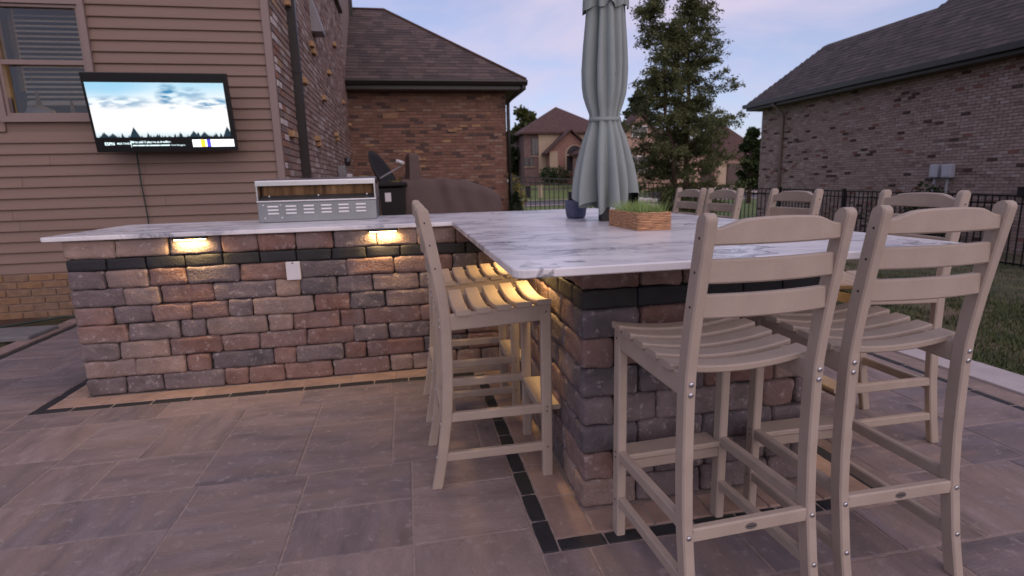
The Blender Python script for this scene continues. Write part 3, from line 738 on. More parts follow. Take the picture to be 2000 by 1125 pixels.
# wall behind the boards, with an opening for the window
hp('wall', multibox([(-9, WX0, YW+.02, YW+.2, 0, 6.2), (WX1, XC-.01, YW+.02, YW+.2, 0, 6.2), (WX0, WX1, YW+.02, YW+.2, 0, WZ0), (WX0, WX1, YW+.02, YW+.2, WZ1, 6.2)]), M['siding'])
hp('room', me_from([(-5.2, YW+.21, 1.0), (-1.9, YW+.21, 1.0), (-1.9, YW+2.8, 1.0), (-5.2, YW+2.8, 1.0), (-5.2, YW+.21, 3.2), (-1.9, YW+.21, 3.2), (-1.9, YW+2.8, 3.2), (-5.2, YW+2.8, 3.2)], [(0, 1, 2, 3), (7, 6, 5, 4), (1, 5, 6, 2), (2, 6, 7, 3), (0, 3, 7, 4)]), M['room'])
PITCH, SZ0 = .0948, .412
bcache = {}
def board(x0, x1, z):
    l = x1-x0; k = round(l, 3)
    if k not in bcache:
        bcache[k] = loft([[(x, y, zz) for y, zz in ((0, .0), (-.021, .001), (-.023, .006), (-.022, .012), (-.005, PITCH+.001), (0, PITCH+.001))] for x in (0, l)])
    hp('siding_board', bcache[k], M['siding'], (x0, YW+.02, z))
z = SZ0; i = 0; fxs = random.Random(14)
while z < 3.9:
    a, b = z+PITCH, z
    if b < WZ1+.0 and a > WZ0-.0:
        board(-6.2, WX0, z); board(WX1, XC-.07, z)
    else:
        cut = fxs.uniform(-4.6, -2.0)          # each row is two lengths lapped at a joint
        board(-6.2, cut-.001, z); board(cut+.001, XC-.07, z)
    z += PITCH
hp('corner_trim', bevel_box(.07, .05, 5.6, .006, base=True), M['trim'], (XC-.036, YW+.0, SZ0))
# foundation course of brick below the siding
fx = random.Random(2)
def brick_m(l, h, d, s):
    k = ('br', round(l, 3), round(h, 3), round(d, 3), s)
    if k not in cache: cache[k] = bevel_box(l, d, h, .004, 1, .0025, s+l*7)
    return cache[k]
hp('mortar', multibox([(-6.2, XC-.002, YW+.006, YW+.02, -.08, SZ0)]), M['mortar2'])
for r_ in range(6):
    x = -5.0-(.1 if r_ % 2 else 0)
    while x < XC-.22:
        c = lerp((.24, .135, .068), (.205, .13, .085), fx.random())
        hp('brick', brick_m(.19, .058, .05, fx.randrange(3)), M['brickobj'], (x+.1, YW+.018, .006+r_*.068+.029), color=c); x += .2
# window
wd = empty('window', (0, 0, 0)); wd.parent = house; wd.location = ((WX0+WX1)/2-hx_, YW-hy_, (WZ0+WZ1)/2)
ww, wh = WX1-WX0, WZ1-WZ0
def frame(w, h, t, y0, y1): return multibox([(-w/2, w/2, y0, y1, h/2-t, h/2), (-w/2, w/2, y0, y1, -h/2, -h/2+t), (-w/2, -w/2+t, y0+.001, y1-.001, -h/2+t, h/2-t), (w/2-t, w/2, y0+.001, y1-.001, -h/2+t, h/2-t)])
put('casing', frame(ww+.02, wh+.02, .05, -.028, .05), M['trim'], wd); put('inner_frame', frame(ww-.085, wh-.085, .022, -.010, .07), M['trim'], wd)
put('meeting_rail', multibox([(-ww/2+.06, ww/2-.06, -.006, .055, -.030, .008)]), M['trim'], wd)
put('pane', multibox([(-ww/2+.055, ww/2-.055, .02, .024, .008, wh/2-.05)]), M['glass'], wd); put('pane', multibox([(-ww/2+.055, ww/2-.055, .040, .044, -wh/2+.05, -.03)]), M['glass'], wd)
slm = me_from([(-ww/2+.14, -.012, -.011), (ww/2-.07, -.012, -.011), (ww/2-.07, .012, .011), (-ww/2+.14, .012, .011)], [(0, 1, 2, 3)])
for i in range(18): put('slat', slm, M['blind'], wd, (0, .12, wh/2-.10-i*.0415))
put('bottom_rail', multibox([(-ww/2+.14, ww/2-.07, .105, .135, -.345, -.325)]), M['blind'], wd)
for x in (-.16, .10): put('cord', tube([(x, .095, .40), (x, .095, -.22), (x+.004, .095, -.33)], [.0015, .0015, .0015], 5), M['curtain'], wd)
for x in (-.14, .115): put('tassel', cyl(.020, .11, 8, .006), M['curtain'], wd, (x, .095, -.42 if x > 0 else -.34))
put('curtain', loft([[(-ww/2+.075+.045*i/6, .16+.012*math.sin(i*2.1), z) for i in range(7)]+[(-ww/2+.12-.045*i/6, .175+.012*math.sin((6-i)*2.1), z) for i in range(7)] for z in (-.22, .46)]), M['curtain'], wd)
pil = bevel_box(.2, .08, .14, .035, 3, .01, 3, smooth=True)
put('cushion', pil, M['palebox'], wd, (-.20, .20, -.40), (0, R(28), 0))
rl = bpy.data.lights.new('room_lamp', 'POINT'); rl.energy = 30; rl.color = (1, .62, .22); rl.shadow_soft_size = .1
ro = bpy.data.objects.new('room_lamp', rl); COL.objects.link(ro); ro.parent = house; ro.location = (-3.05-hx_, YW+1.3-hy_, 1.75)

# brick: one mesh of many small bricks, a colour for each
def brick_wall(W_, H_, pal, seed, bl=.2, bhh=.0677, proud=.0, holes=()):
    """wall in the xz plane facing -y, origin bottom left"""
    g = random.Random(seed); vs_, fs, cs = [], [], []
    for r_ in range(int(H_/bhh)):
        x = -(bl/2 if r_ % 2 else 0)
        while x < W_:
            x0, x1 = max(0, x)+.005, min(W_, x+bl)-.005; z0, z1 = r_*bhh+.005, (r_+1)*bhh-.005; x += bl
            if x1-x0 < .015: continue
            if any(a < (x0+x1)/2 < b and c_ < (z0+z1)/2 < d_ for a, b, c_, d_ in holes): continue
            col, pr_ = pal(g); d = .010+g.uniform(-.003, .003)+pr_
            b = len(vs_); vs_ += [(x0, 0, z0), (x1, 0, z0), (x1, 0, z1), (x0, 0, z1), (x0+.002, -d, z0+.002), (x1-.002, -d, z0+.002), (x1-.002, -d, z1-.002), (x0+.002, -d, z1-.002)]
            fs += [(b+4, b+5, b+6, b+7), (b, b+1, b+5, b+4), (b+1, b+2, b+6, b+5), (b+2, b+3, b+7, b+6), (b+3, b, b+4, b+7)]; cs += [col]*5
    return col_mesh(me_from(vs_, fs), cs)
def pal_house(g):
    t = g.random(); c = lerp((.185, .092, .064), (.255, .135, .095), g.random())
    if t < .12: c = lerp((.085, .05, .042), (.11, .07, .06), g.random())
    elif t < .20: c = (.27, .17, .125)
    elif t < .215: c = (.36, .22, .12)
    return c, 0
def pal_side(g):
    t = g.random(); c = lerp((.25, .16, .13), (.33, .22, .185), g.random())
    if t < .14: c = lerp((.17, .10, .08), (.21, .13, .11), g.random())
    elif t < .26: c = (.42, .33, .30)
    return c, 0
# face along the depth (facing +x), joined where the bricks are too fine to tell apart
HB = .0677; NY0, NY1, NZ0, NZ1 = 0.0, .8, 13*HB, 44*HB
sw = brick_wall(7.36, 6.1, pal_side, 4, holes=((NY0, NY1, NZ0, NZ1),))
tag(hp('brickwork', sw, M['brick'], (XC, YW, 0), rot=(0, 0, R(90))), kind='stuff')
hp('mortar', multibox([(-.17, -.001, .03, 10.6, -.1, 6.1)]), M['mortar2'], (XC, YW, 0))
br = random.Random(9)
for r_ in range(13, 44):                      # the nearest bricks, one by one
    y = -(.1 if r_ % 2 else 0)
    while y < NY1-.01:
        y0, y1 = max(0, y), min(NY1, y+.2); y += .2
        if y1-y0 < .05: continue
        t = br.random()
        c = lerp((.30, .14, .09), (.21, .11, .085), br.random()) if t < .42 else ((.55, .46, .43) if t < .62 else ((.38, .24, .13) if t < .74 else (.20, .14, .12)))
        if y0 > .15: c = lerp(c, (.27, .18, .15), .6)
        hp('brick', brick_m(.008+br.choice((0, .001, .002)), HB-.010, y1-y0-.010, br.randrange(2)), M['brickobj'], (XC+.005, YW+(y0+y1)/2, (r_+.5)*HB), color=c)
for px, py in ((605, 88), (650, 88), (590, 159), (639, 142), (629, 192), (668.5, 200), (681, 244), (616, 271), (653.6, 263), (566, 262), (557, 8)):
    p = at(px, py, x=XC)
    if p.y > 9.6: continue
    for k_ in range(2 if px in (605, 653.6, 616) else 1):
        hp('brick', brick_m(.07, .062, .20, k_), M['brickobj'], (XC+.026, p.y+.09*k_, p.z-.066*k_), color=(.44, .27, .14))
# upper window of the side wall, vent hood, downspouts
uw = empty('window', (0, 0, 0)); uw.parent = house; uw.location = (XC+.012-hx_, 8.35-hy_, 5.35)
put('frame', multibox([(-.02, .03, -.75, .75, -.72, -.64), (-.02, .03, -.75, -.67, -.64, .7), (-.02, .03, .67, .75, -.64, .7), (-.02, .025, -.67, .67, -.03, .03)]), M['trim'], uw); put('pane', multibox([(-.01, .006, -.67, .67, -.64, .7)]), M['farglass'], uw); put('sill', multibox([(-.02, .07, -.8, .8, -.79, -.722)]), M['mortar'], uw)
vp = at(617, 36, x=XC+.06)
hp('vent_hood', loft([[(XC-.002, vp.y-.16, vp.z+zz), (XC+xx, vp.y-.16, vp.z+zz), (XC+xx, vp.y+.16, vp.z+zz), (XC-.002, vp.y+.16, vp.z+zz)] for zz, xx in ((-.20, .15), (-.17, .155), (.24, .03))]), M['greymetal'])
ds = [(XC+.05, YW+.82, 5.9), (XC+.05, YW+.82, .25), (XC+.12, YW+.78, .12)]
hp('downspout', loft([[(XC+.006, 3.16, zz), (XC+.086, 3.16, zz), (XC+.092, 3.166, zz), (XC+.092, 3.244, zz), (XC+.086, 3.25, zz), (XC+.006, 3.25, zz)] for zz in (.05, 6.0)]), M['gutter'])
for zz in (2.3, 4.2): hp('strap', multibox([(XC+.002, XC+.095, 3.155, 3.255, zz, zz+.03)]), M['gutter'])
p = at(686, 60, x=XC+.04)
hp('downspout', multibox([(XC+.01, XC+.09, 12.0, 12.09, 5.10, 7.5)]), M['gutter']); hp('downspout_shoe', multibox([(XC+.01, XC+.35, 11.85, 11.95, 5.02, 5.10)]), M['gutter'])
# electric meter on the brick
p = at(686, 337, x=XC+.05)
mt = empty('meter_box', (XC+.012, 6.6, 0)); tag(mt, 'grey electric meter cabinet with small white box on the brick wall', 'meter box')
mz = at(686, 318, y=6.6).z; mx0 = at(683, 340, y=6.6).x
put('cabinet', bevel_box(.13, .2, .75, .01, 1), M['greymetal'], mt, (.068, 0, mz-.42)); put('white_box', bevel_box(.09, .10, .13, .01), M['white'], mt, (.18, 0, mz-.25)); put('conduit', cyl(.03, .7, 10), M['greymetal'], mt, (.07, 0, .0)); put('meter_dial', cyl(.07, .09, 16), M['farglass'], mt, (.12, .02, mz+.02), (0, R(90), 0))
# garage wing
GX1, GZ = 1.86, 3.12
gw = brick_wall(GX1-XC, GZ, pal_house, 11)
tag(hp('brickwork', gw, M['brick'], (XC, YG, 0)), kind='stuff')
hp('mortar', multibox([(XC, GX1-.001, YG+.001, YG+.2, -.1, GZ), (GX1-.2, GX1-.001, YG+.2, 15.4, -.1, GZ)]), M['mortar'])
gs = brick_wall(5.6, GZ, pal_house, 12)
tag(hp('brickwork', gs, M['brick'], (GX1, YG, 0), rot=(0, 0, R(90))), kind='stuff')
for px, py, w_ in ((762, 224, .32), (762, 229, .32), (784, 214, .2), (948.5, 188.5, .2), (938, 193, .2), (894, 252, .2), (884, 255, .2), (818, 297, .2), (806.6, 306, .2), (823, 311, .2), (947, 322, .2), (905, 246, .2), (953, 222, .1)):
    p = at(px, py, y=YG-.02); hp('brick', brick_m(w_, .056, .05, 1), M['brickobj'], (p.x, YG-.005, p.z), color=lerp((.33, .20, .11), (.27, .165, .10), br.random()))
def shingles(O, u, v, poly, seed, pal, expo=.15):
    """cover a roof plane with tabs; O eave corner, u along the eave, v up the slope (unit vectors), poly in (u,v) metres"""
    g = random.Random(seed); O, u, v = Vector(O), Vector(u).normalized(), Vector(v).normalized(); n_ = u.cross(v).normalized()
    vs_, fs, cs = [], [], []; vmax = max(p[1] for p in poly); j = 0
    while j*expo < vmax:
        y0, y1 = j*expo, min((j+1)*expo, vmax); ym = (y0+y1)/2; xs_ = []
        for (a, b), (c_, d_) in zip(poly, poly[1:]+poly[:1]):
            if (b-ym)*(d_-ym) < 0: xs_.append(a+(c_-a)*(ym-b)/(d_-b))
        xs_.sort()
        for k_ in range(0, len(xs_)-1, 2):
            x = xs_[k_]
            while x < xs_[k_+1]-.01:
                w_ = min(g.uniform(.12, .34), xs_[k_+1]-x); b = len(vs_); h0 = g.uniform(.007, .013)
                for xx, yy, hh in ((x, y0, h0), (x+w_, y0, h0), (x+w_, y1+.02, .002), (x, y1+.02, .002), (x, y0, 0), (x+w_, y0, 0)): vs_.append(O+u*xx+v*yy+n_*hh)
                fs += [(b, b+1, b+2, b+3), (b+4, b+5, b+1, b)]; c_ = pal(g); cs += [c_, c_]; x += w_
        j += 1
    return col_mesh(me_from(vs_, fs), cs)
pal_roof = lambda g: lerp((.062, .046, .044), (.125, .088, .080), g.random()**1.3)
EZ, PG = 3.33, .73
ex, ey, rx, ry = 2.265, 9.3, -.775, 12.34
sl_ = math.sqrt(1+PG*PG)
ps = [(0, 0), (ex-XC, 0), (rx-XC, (ry-ey)*sl_), (0, (ry-ey)*sl_)]
rf = hp('roof', me_from([(XC, ey, EZ), (ex, ey, EZ), (rx, ry, EZ+(ry-ey)*PG), (XC, ry, EZ+(ry-ey)*PG), (ex, ey+2*(ry-ey), EZ), (XC, ey+2*(ry-ey), EZ)], [(0, 1, 2, 3), (1, 4, 2), (4, 5, 3, 2)]), M['farroof'])
tag(put('shingles', shingles((XC-hx_, ey-hy_, EZ+.004), (1, 0, 0), (0, 1, PG), ps, 5, pal_roof), M['shingle'], rf, (hx_, hy_, 0)), kind='stuff')
rf.location = (-hx_, -hy_, 0)
put('ridge_cap', tube([(ex, ey, EZ+.02), (rx, ry, EZ+(ry-ey)*PG+.02), (XC, ry, EZ+(ry-ey)*PG+.02)], .035, 6), M['farroof'], rf)
hp('gutter', loft([[(x, y, zz) for y, zz in ((ey-.005, EZ-.01), (ey-.10, EZ-.01), (ey-.11, EZ-.05), (ey-.07, EZ-.12), (ey-.005, EZ-.12))] for x in (XC, ex+.02)]), M['gutter'])
hp('fascia', multibox([(XC, ex, ey+.001, ey+.025, EZ-.2, EZ-.005), (ex-.026, ex-.001, ey+.025, 15.3, EZ-.2, EZ-.005)]), M['gutter']); hp('soffit', multibox([(XC, ex-.027, ey+.026, YG+.05, EZ-.21, EZ-.19), (GX1, ex-.027, YG+.05, 15.3, EZ-.21, EZ-.19)]), M['soffit'])
hp('downspout', tube([(ex-.06, ey-.05, EZ-.12), (ex-.08, ey-.05, EZ-.2), (ex-.2, ey+.05, EZ-.26), (GX1+.06, YG-.05, EZ-.42), (GX1+.05, YG-.06, EZ-.55), (GX1+.05, YG-.06, .1)], .04, 8), M['gutter'])

# ------------------------------------------------------------------ television
tv = empty('television', (-2.521, 2.10, 1.768), R(.8)); tv.rotation_euler = (R(8.5), 0, R(.8)); tag(tv, 'black flat television on the siding showing snowy mountains and a news ticker', 'television')
TW, TH = 1.11, .64
def tv_mat():
    m = bpy.data.materials.new('tv_picture'); m.use_nodes = True; t = m.node_tree; N, L = t.nodes, t.links; p = N['Principled BSDF']; p.inputs['Base Color'].default_value = (.01, .01, .01, 1); p.inputs['Roughness'].default_value = .2
    tcn = N.new('ShaderNodeTexCoord'); sp = N.new('ShaderNodeSeparateXYZ'); L.new(tcn.outputs['Generated'], sp.inputs[0])
    def noise(sx, sz, sc, det=5, off=0):
        mp_ = N.new('ShaderNodeMapping'); mp_.inputs['Scale'].default_value = (sx, 1, sz); mp_.inputs['Location'].default_value = (off, 0, off); L.new(tcn.outputs['Generated'], mp_.inputs[0])
        n_ = N.new('ShaderNodeTexNoise'); n_.inputs['Scale'].default_value = sc; n_.inputs['Detail'].default_value = det; L.new(mp_.outputs[0], n_.inputs['Vector']); return n_.outputs['Fac']
    def rng(v_, a, b, lo=0, hi=1):
        r_ = N.new('ShaderNodeMapRange'); r_.inputs['From Min'].default_value = a; r_.inputs['From Max'].default_value = b; r_.inputs['To Min'].default_value = lo; r_.inputs['To Max'].default_value = hi; L.new(v_, r_.inputs['Value']); return r_.outputs[0]
    def op(o, a, b):
        n_ = N.new('ShaderNodeMath'); n_.operation = o
        for i_, q in enumerate((a, b)):
            if isinstance(q, (int, float)): n_.inputs[i_].default_value = q
            else: L.new(q, n_.inputs[i_])
        return n_.outputs[0]
    def mixc(f, a, b):
        n_ = N.new('ShaderNodeMix'); n_.data_type = 'RGBA'; L.new(f, n_.inputs[0])
        for i_, q in ((6, a), (7, b)):
            if isinstance(q, tuple): n_.inputs[i_].default_value = (*q, 1)
            else: L.new(q, n_.inputs[i_])
        return n_.outputs[2]
    x, z_ = sp.outputs['X'], sp.outputs['Z']
    def blob(cx, cz, rx_, rz_):          # 1 inside an ellipse, soft edge
        a = op('POWER', op('DIVIDE', op('SUBTRACT', x, cx), rx_), 2); b = op('POWER', op('DIVIDE', op('SUBTRACT', z_, cz), rz_), 2)
        return rng(op('ADD', a, b), 1.0, .1)
    c = mixc(rng(op('ADD', z_, op('MULTIPLY', noise(1, 1, 3), .3)), .70, 1.25), (1.0, 1.0, 1.0), (.34, .66, .86))
    c = mixc(op('MULTIPLY', blob(.12, .95, .35, .25), .75), c, (.28, .60, .84))
    rock = rng(noise(1.0, 1.6, 7, 8), .40, .56)
    for bl_, am in ((blob(.58, .76, .11, .27), 1.0), (blob(.90, .62, .22, .13), 1.0), (blob(.20, .64, .32, .14), .7), (blob(.74, .80, .14, .14), .6), (blob(.03, .60, .10, .06), .8)):
        c = mixc(op('MULTIPLY', op('MULTIPLY', bl_, rock), am), c, (.05, .25, .46))
    c = mixc(rng(z_, .16, .0, 0, .6), c, (.40, .62, .72))
    # dark firs along the lower edge
    tl = op('MULTIPLY', rng(noise(1, 0, 30, 8), .45, .70), .12)
    for cx, hgt in ((.28, .20), (.06, .10), (.12, .08), (.98, .20), (.72, .12), (.80, .10)):
        tri = op('MAXIMUM', op('SUBTRACT', hgt, op('MULTIPLY', op('ABSOLUTE', op('SUBTRACT', x, cx), 0), hgt/.04)), 0); tl = op('MAXIMUM', tl, tri)
    tl = op('ADD', tl, op('MULTIPLY', op('SUBTRACT', noise(3, 3, 30, 3), .5), .06))
    c = mixc(rng(op('SUBTRACT', tl, z_), -.01, .02), c, (.012, .035, .055))
    L.new(c, p.inputs['Emission Color']); p.inputs['Emission Strength'].default_value = .54
    return m
put('body', bevel_box(TW, .045, TH, .006, 2), M['tvblack'], tv); put('mount', multibox([(-.18, .18, .024, .20, -.14, .12)]), M['tvblack'], tv)
put('picture', multibox([(-.531, .519, -.0262, -.0235, -.198, .242)]), tv_mat(), tv)
tx = emis('tv_text', (.70, .90, .90), .45); tag_w = emis('tv_tag', (.9, 1, .98), .6)
def text(s, size, x, zz, m, par, bold=0):
    cu = bpy.data.curves.new('text', 'FONT'); cu.body = s; cu.size = size; cu.offset = bold; cu.extrude = .0004
    tmp = bpy.data.objects.new('text', cu); COL.objects.link(tmp); dg = bpy.context.evaluated_depsgraph_get(); me = bpy.data.meshes.new_from_object(tmp.evaluated_get(dg)); bpy.data.objects.remove(tmp)
    return put('ticker_text', me, m, par, (x, -.0262, zz), (R(90), 0, 0))
text('ESPN', .034, -.482, -.262, tx, tv, .0012); text('MLB TRADE', .021, -.387, -.256, tx, tv, .0004)
text('Mets add 3 players at deadline', .025, -.277, -.246, tx, tv, .0007); text('from Rangers', .020, .030, -.272, tx, tv)
put('ticker_line', multibox([(x0, x0+w_, -.0262, -.0240, -.271, -.261) for x0, w_ in ((-.270, .034), (-.230, .052), (-.172, .026), (-.140, .078), (-.056, .074))]), tx, tv)   # words too blurred to read
put('ticker_rule', multibox([(-.283, -.280, -.0258, -.0232, -.280, -.225)]), tx, tv)
put('score_tag', bevel_box(.335, .003, .062, .0012), tag_w, tv, (.368, -.0238, -.252))
put('tag_mark', bevel_box(.034, .003, .060, .001), emis('tv_yellow', (.95, .62, .03), .5), tv, (.285, -.0252, -.252)); put('tag_mark', bevel_box(.030, .003, .062, .001), emis('tv_blue', (.07, .06, .55), .5), tv, (.332, -.0252, -.252))
tb = tube([(-2.86, YW-.03, 1.50), (-2.862, YW-.025, 1.2), (-2.85, YW-.024, .9), (-2.853, YW-.024, .42)], .006, 6)
tag(put('cable', tb, M['wire']), 'thin dark green cable hanging down the siding below the television', 'cable')
# slab lying in the bed and the hose lying beside it
p0 = at(25, 654, z=.02)
sb = put('stepping_slab', bevel_box(.95, .36, .04, .008), M['slab'], None, (p0.x-.25, p0.y+.02, .022), (0, 0, R(-3))); tag(sb, 'flat grey stepping slab lying in the mulch bed by the house', 'slab')
hs = tube([(-4.3, 1.75, .03), (-4.0, 1.86, .03), (-3.75, 2.06, .03), (-3.6, 2.20, .03), (-3.5, 2.18, .03), (-3.3, 2.24, .03)], .012, 6)
tag(put('garden_hose', hs, M['wire']), 'dark hose lying on the mulch along the house foundation', 'hose')

# ------------------------------------------------------------------ behind the counter: dish, bin, covered grill
dx_, dy_ = at(735, 350, y=5.6).x, 5.6
dish = empty('satellite_dish', (dx_, dy_, 0)); tag(dish, 'dark satellite dish seen edge on with thin feed arm', 'satellite dish')
zt = at(705, 294, y=5.6).z
rings = []
for k_ in range(7):
    r_ = .42*k_/6; dpt = .10*(k_/6)**2
    rings.append([(math.cos(a)*r_*.92, -dpt, math.sin(a)*r_) for a in [i/28*6.2832 for i in range(28)]])
back = [[(x, y+.012, z_) for x, y, z_ in r_] for r_ in rings[::-1]]
bowl = loft(rings[1:]+back[:-1], cap=True, smooth=True)
put('bowl', bowl, M['dish'], dish, (.06, 0, zt-.42), (R(-28), 0, R(72)))
put('mast', tube([(.0, 0, .0), (.0, 0, zt-.75), (.02, 0, zt-.5)], .03, 8), M['greymetal'], dish)
a0, a1 = at(703, 368, y=5.6), at(783, 325, y=5.6)
put('feed_arm', tube([(a0.x-dx_-.05, 0, a0.z-.05), (a1.x-dx_, 0, a1.z)], .014, 8), M['greymetal'], dish); q = at(776, 317, y=5.6)
put('feed_horn', tube([(q.x-dx_-.02, 0, q.z+.02), (q.x-dx_+.10, -.0, q.z-.02)], [.035, .028], 10), M['white'], dish)
bx0, bx1, bt = at(742, 370, y=5.2).x, at(792, 370, y=5.2).x, at(765, 358, y=5.2).z
bn = empty('wheelie_bin', ((bx0+bx1)/2, 5.2, .012)); tag(bn, 'dark brown lidded bin with a pale sticker beside the covered grill', 'bin')
hb = (bx1-bx0)/2
put('body', loft([[(sx*hb*f_, sy*.3*f_, zz) for sx, sy in ((-1, -1), (1, -1), (1, 1), (-1, 1))] for zz, f_ in ((0, .8), (bt-.08, 1))]), M['cover'] if False else M['dish'], bn); put('lid', bevel_box(2*hb+.06, .66, .06, .02, 2), M['dish'], bn, (0, -.01, bt-.05), (R(-4), 0, 0))
q = at(758, 387, y=4.88); put('sticker', bevel_box(.085, .004, .125, .001), M['white'], bn, (q.x-bn.location.x, -.296, q.z))
cg = empty('covered_grill', (0, 5.3, .012)); x0, x1 = at(790, 380, y=5.3).x, at(975, 380, y=5.3).x; cg.location.x = (x0+x1)/2; tag(cg, 'smoker grill under a slumped brown fabric cover with tall chimney', 'grill')
hw = (x1-x0)/2
tops = [(782, 405), (783, 352), (800, 350), (840, 349), (870, 348), (905, 352), (935, 362), (957, 368), (968, 378), (974, 395)]
prof = [(at(px, py, y=5.3).x-cg.location.x, at(px, py, y=5.3).z) for px, py in tops]
rings = []
NS = 40
for i in range(NS+1):
    u_ = i/NS*(len(prof)-1); k0 = min(len(prof)-2, int(u_)); f_ = u_-k0; xx = prof[k0][0]+(prof[k0+1][0]-prof[k0][0])*f_; zt_ = prof[k0][1]+(prof[k0+1][1]-prof[k0][1])*f_; ring = []
    for k_ in range(33):
        # over the top and down both sides, hanging in folds
        t_ = k_/32*2-1; ed = abs(t_)
        if ed < .36: yy, zz = t_/.36*.30, zt_-.02*(ed/.36)**2
        else:
            q_ = (ed-.36)/.64; yy = math.copysign(.30+.10*q_, t_); zz = zt_-.02-(zt_-.06)*q_
        fo = mnoise.noise(Vector((xx*4.5+.8*zz, t_*1.5, 1.7)))*.05+abs(mnoise.noise(Vector((xx*3+zz*1.2, t_*.8, 9))))*.07
        ring.append((xx+.015*mnoise.noise(Vector((zz*5, xx*3, 2))), yy-math.copysign(fo*min(1, ed*2), t_), max(.02, zz-fo*.5*(1-min(1, ed*2))*1.2)))
    rings.append(ring)
cv = put('cover', loft(rings, cap=True, smooth=True), M['cover'], cg)
q = at(805, 302, y=5.2); 
put('chimney_cover', loft([[(q.x-cg.location.x+math.cos(a)*r_*1.0, -.1+math.sin(a)*r_, zz) for a in [i/5*6.283+.5 for i in range(5)]] for r_, zz in ((.20, .8), (.13, 1.10), (.105, q.z-.04), (.085, q.z), (.01, q.z+.005))]), M['cover'], cg)
# small yellowing plants by the bin
def leafmass(n, fn, size, pal, seed, droop=.0, aspect=.55):
    g = random.Random(seed); vs_, fs, cs = [], [], []
    for _ in range(n):
        p, tone = fn(g); s = size*g.uniform(.6, 1.3); a = Vector((g.gauss(0, 1), g.gauss(0, 1), g.gauss(0, .6)-droop)).normalized(); b_ = a.cross(Vector((g.gauss(0, 1), g.gauss(0, 1), g.gauss(0, 1)))).normalized()*s*aspect*.5; a *= s
        b = len(vs_); vs_ += [p, p+a*.5+b_, p+a, p+a*.5-b_]; fs.append((b, b+1, b+2, b+3)); cs.append(pal(g, tone))
    return col_mesh(me_from(vs_, fs), cs)
def ell(c, r, shell=.55):
    c = Vector(c)
    def f_(g):
        while True:
            v_ = Vector((g.uniform(-1, 1), g.uniform(-1, 1), g.uniform(-1, 1)))
            if shell*shell*g.random() < v_.length_squared < 1: break
        k_ = 1+.22*mnoise.noise(v_*2.2+c)
        return c+Vector((v_.x*r[0], v_.y*r[1], v_.z*r[2]))*k_, g.random()
    return f_
def stemmesh(h, r=.02, lean=.05): return tube([(0, 0, -.05), (lean*.4, 0, h*.5), (lean, .02, h)], [r, r*.7, r*.3], 6)
def bush(name, loc, r, n, size, pal, seed, label, cat='bush', group=None, stem=True):
    t = empty(name, loc); tag(t, label, cat, group)
    put('trunk', stemmesh(r[2]*1.1, max(.015, r[0]*.06)), M['bark'], t)
    put('crown', leafmass(n, ell((0, 0, r[2]*1.02), r), size, pal, seed), M['leaf'], t)
    return t
greenp = lambda a, b: (lambda g, t: lerp(a, b, g.random()))
q = at(778, 372, y=5.0); bush('leafy_plant', (q.x, 5.75, .012), (.16, .16, .62), 260, .10, greenp((.16, .15, .03), (.30, .22, .05)), 31, 'yellow green plant growing between the bin and the covered grill', 'plant')
q = at(997, 340, y=10.3); bush('yellow_shrub', (q.x+.05, 10.4, gz(q.x, 10.4)), (.32, .3, .68), 500, .13, greenp((.22, .19, .05), (.42, .34, .10)), 32, 'pale yellow leaved shrub at the garage corner behind the fence', 'shrub')
q = at(1007, 378, y=9.25)
t = empty('dwarf_spruce', (q.x, 9.25, gz(q.x, 9.25))); tag(t, 'small dark green cone shaped spruce in front of the fence by the garage', 'shrub')
put('trunk', stemmesh(.7, .03, 0), M['bark'], t)
def conef(g):
    z_ = g.random()**1.4; a = g.random()*6.283; r_ = (1-z_)*.34*math.sqrt(g.random()*.6+.4)+.01; return Vector((math.cos(a)*r_, math.sin(a)*r_, .04+z_*(q.z-t.location.z))), z_
put('crown', leafmass(2600, conef, .06, greenp((.010, .022, .010), (.03, .055, .02)), 33, aspect=.35), M['leaf'], t)

# ------------------------------------------------------------------ black metal fences
def fence(name, a, b, top, label, h=1.19, pitch=.115, post=2.35):
    """a, b plan ends; top(x, y) height of the upper rail"""
    a, b = Vector(a), Vector(b); l = (b-a).length; d = (b-a)/l; t = empty(name, (a.x, a.y, 0)); tag(t, label, 'fence', 'black metal picket fences')
    ang = math.atan2(d.y, d.x); np_ = int(l/pitch); m_p = multibox([(-.008, .008, -.008, .008, .05, h-.02)]); m_post = multibox([(-.028, .028, -.028, .028, -.12, h+.03), (-.032, .032, -.032, .032, h+.031, h+.045)])
    for i in range(np_+1):
        p_ = a+d*(i*pitch); put('picket', m_p, M['black_metal'], t, (p_.x-a.x, p_.y-a.y, top(p_.x, p_.y)-h), (0, 0, ang))
    k_ = max(1, round(l/post))
    for i in range(k_+1):
        p_ = a+d*(l*i/k_); put('post', m_post, M['black_metal'], t, (p_.x-a.x+d.y*.04, p_.y-a.y-d.x*.04, top(p_.x, p_.y)-h), (0, 0, ang))
    for off in (-.012, -.135, -h+.10):
        rings = []
        for i in range(k_+1):
            p_ = a+d*(l*i/k_); z_ = top(p_.x, p_.y)+off; n_ = Vector((-d.y, d.x))*.013
            rings.append([(p_.x-a.x-n_.x, p_.y-a.y-n_.y, z_-.014), (p_.x-a.x+n_.x, p_.y-a.y+n_.y, z_-.014), (p_.x-a.x+n_.x, p_.y-a.y+n_.y, z_+.014), (p_.x-a.x-n_.x, p_.y-a.y-n_.y, z_+.014)])
        put('rail', loft(rings), M['black_metal'], t)
fence('garden_fence', (1.93, YB), (8.98, YB), lambda x, y: 1.25-.070*(x-1.95), 'black metal picket fence running from the garage corner behind the tree')
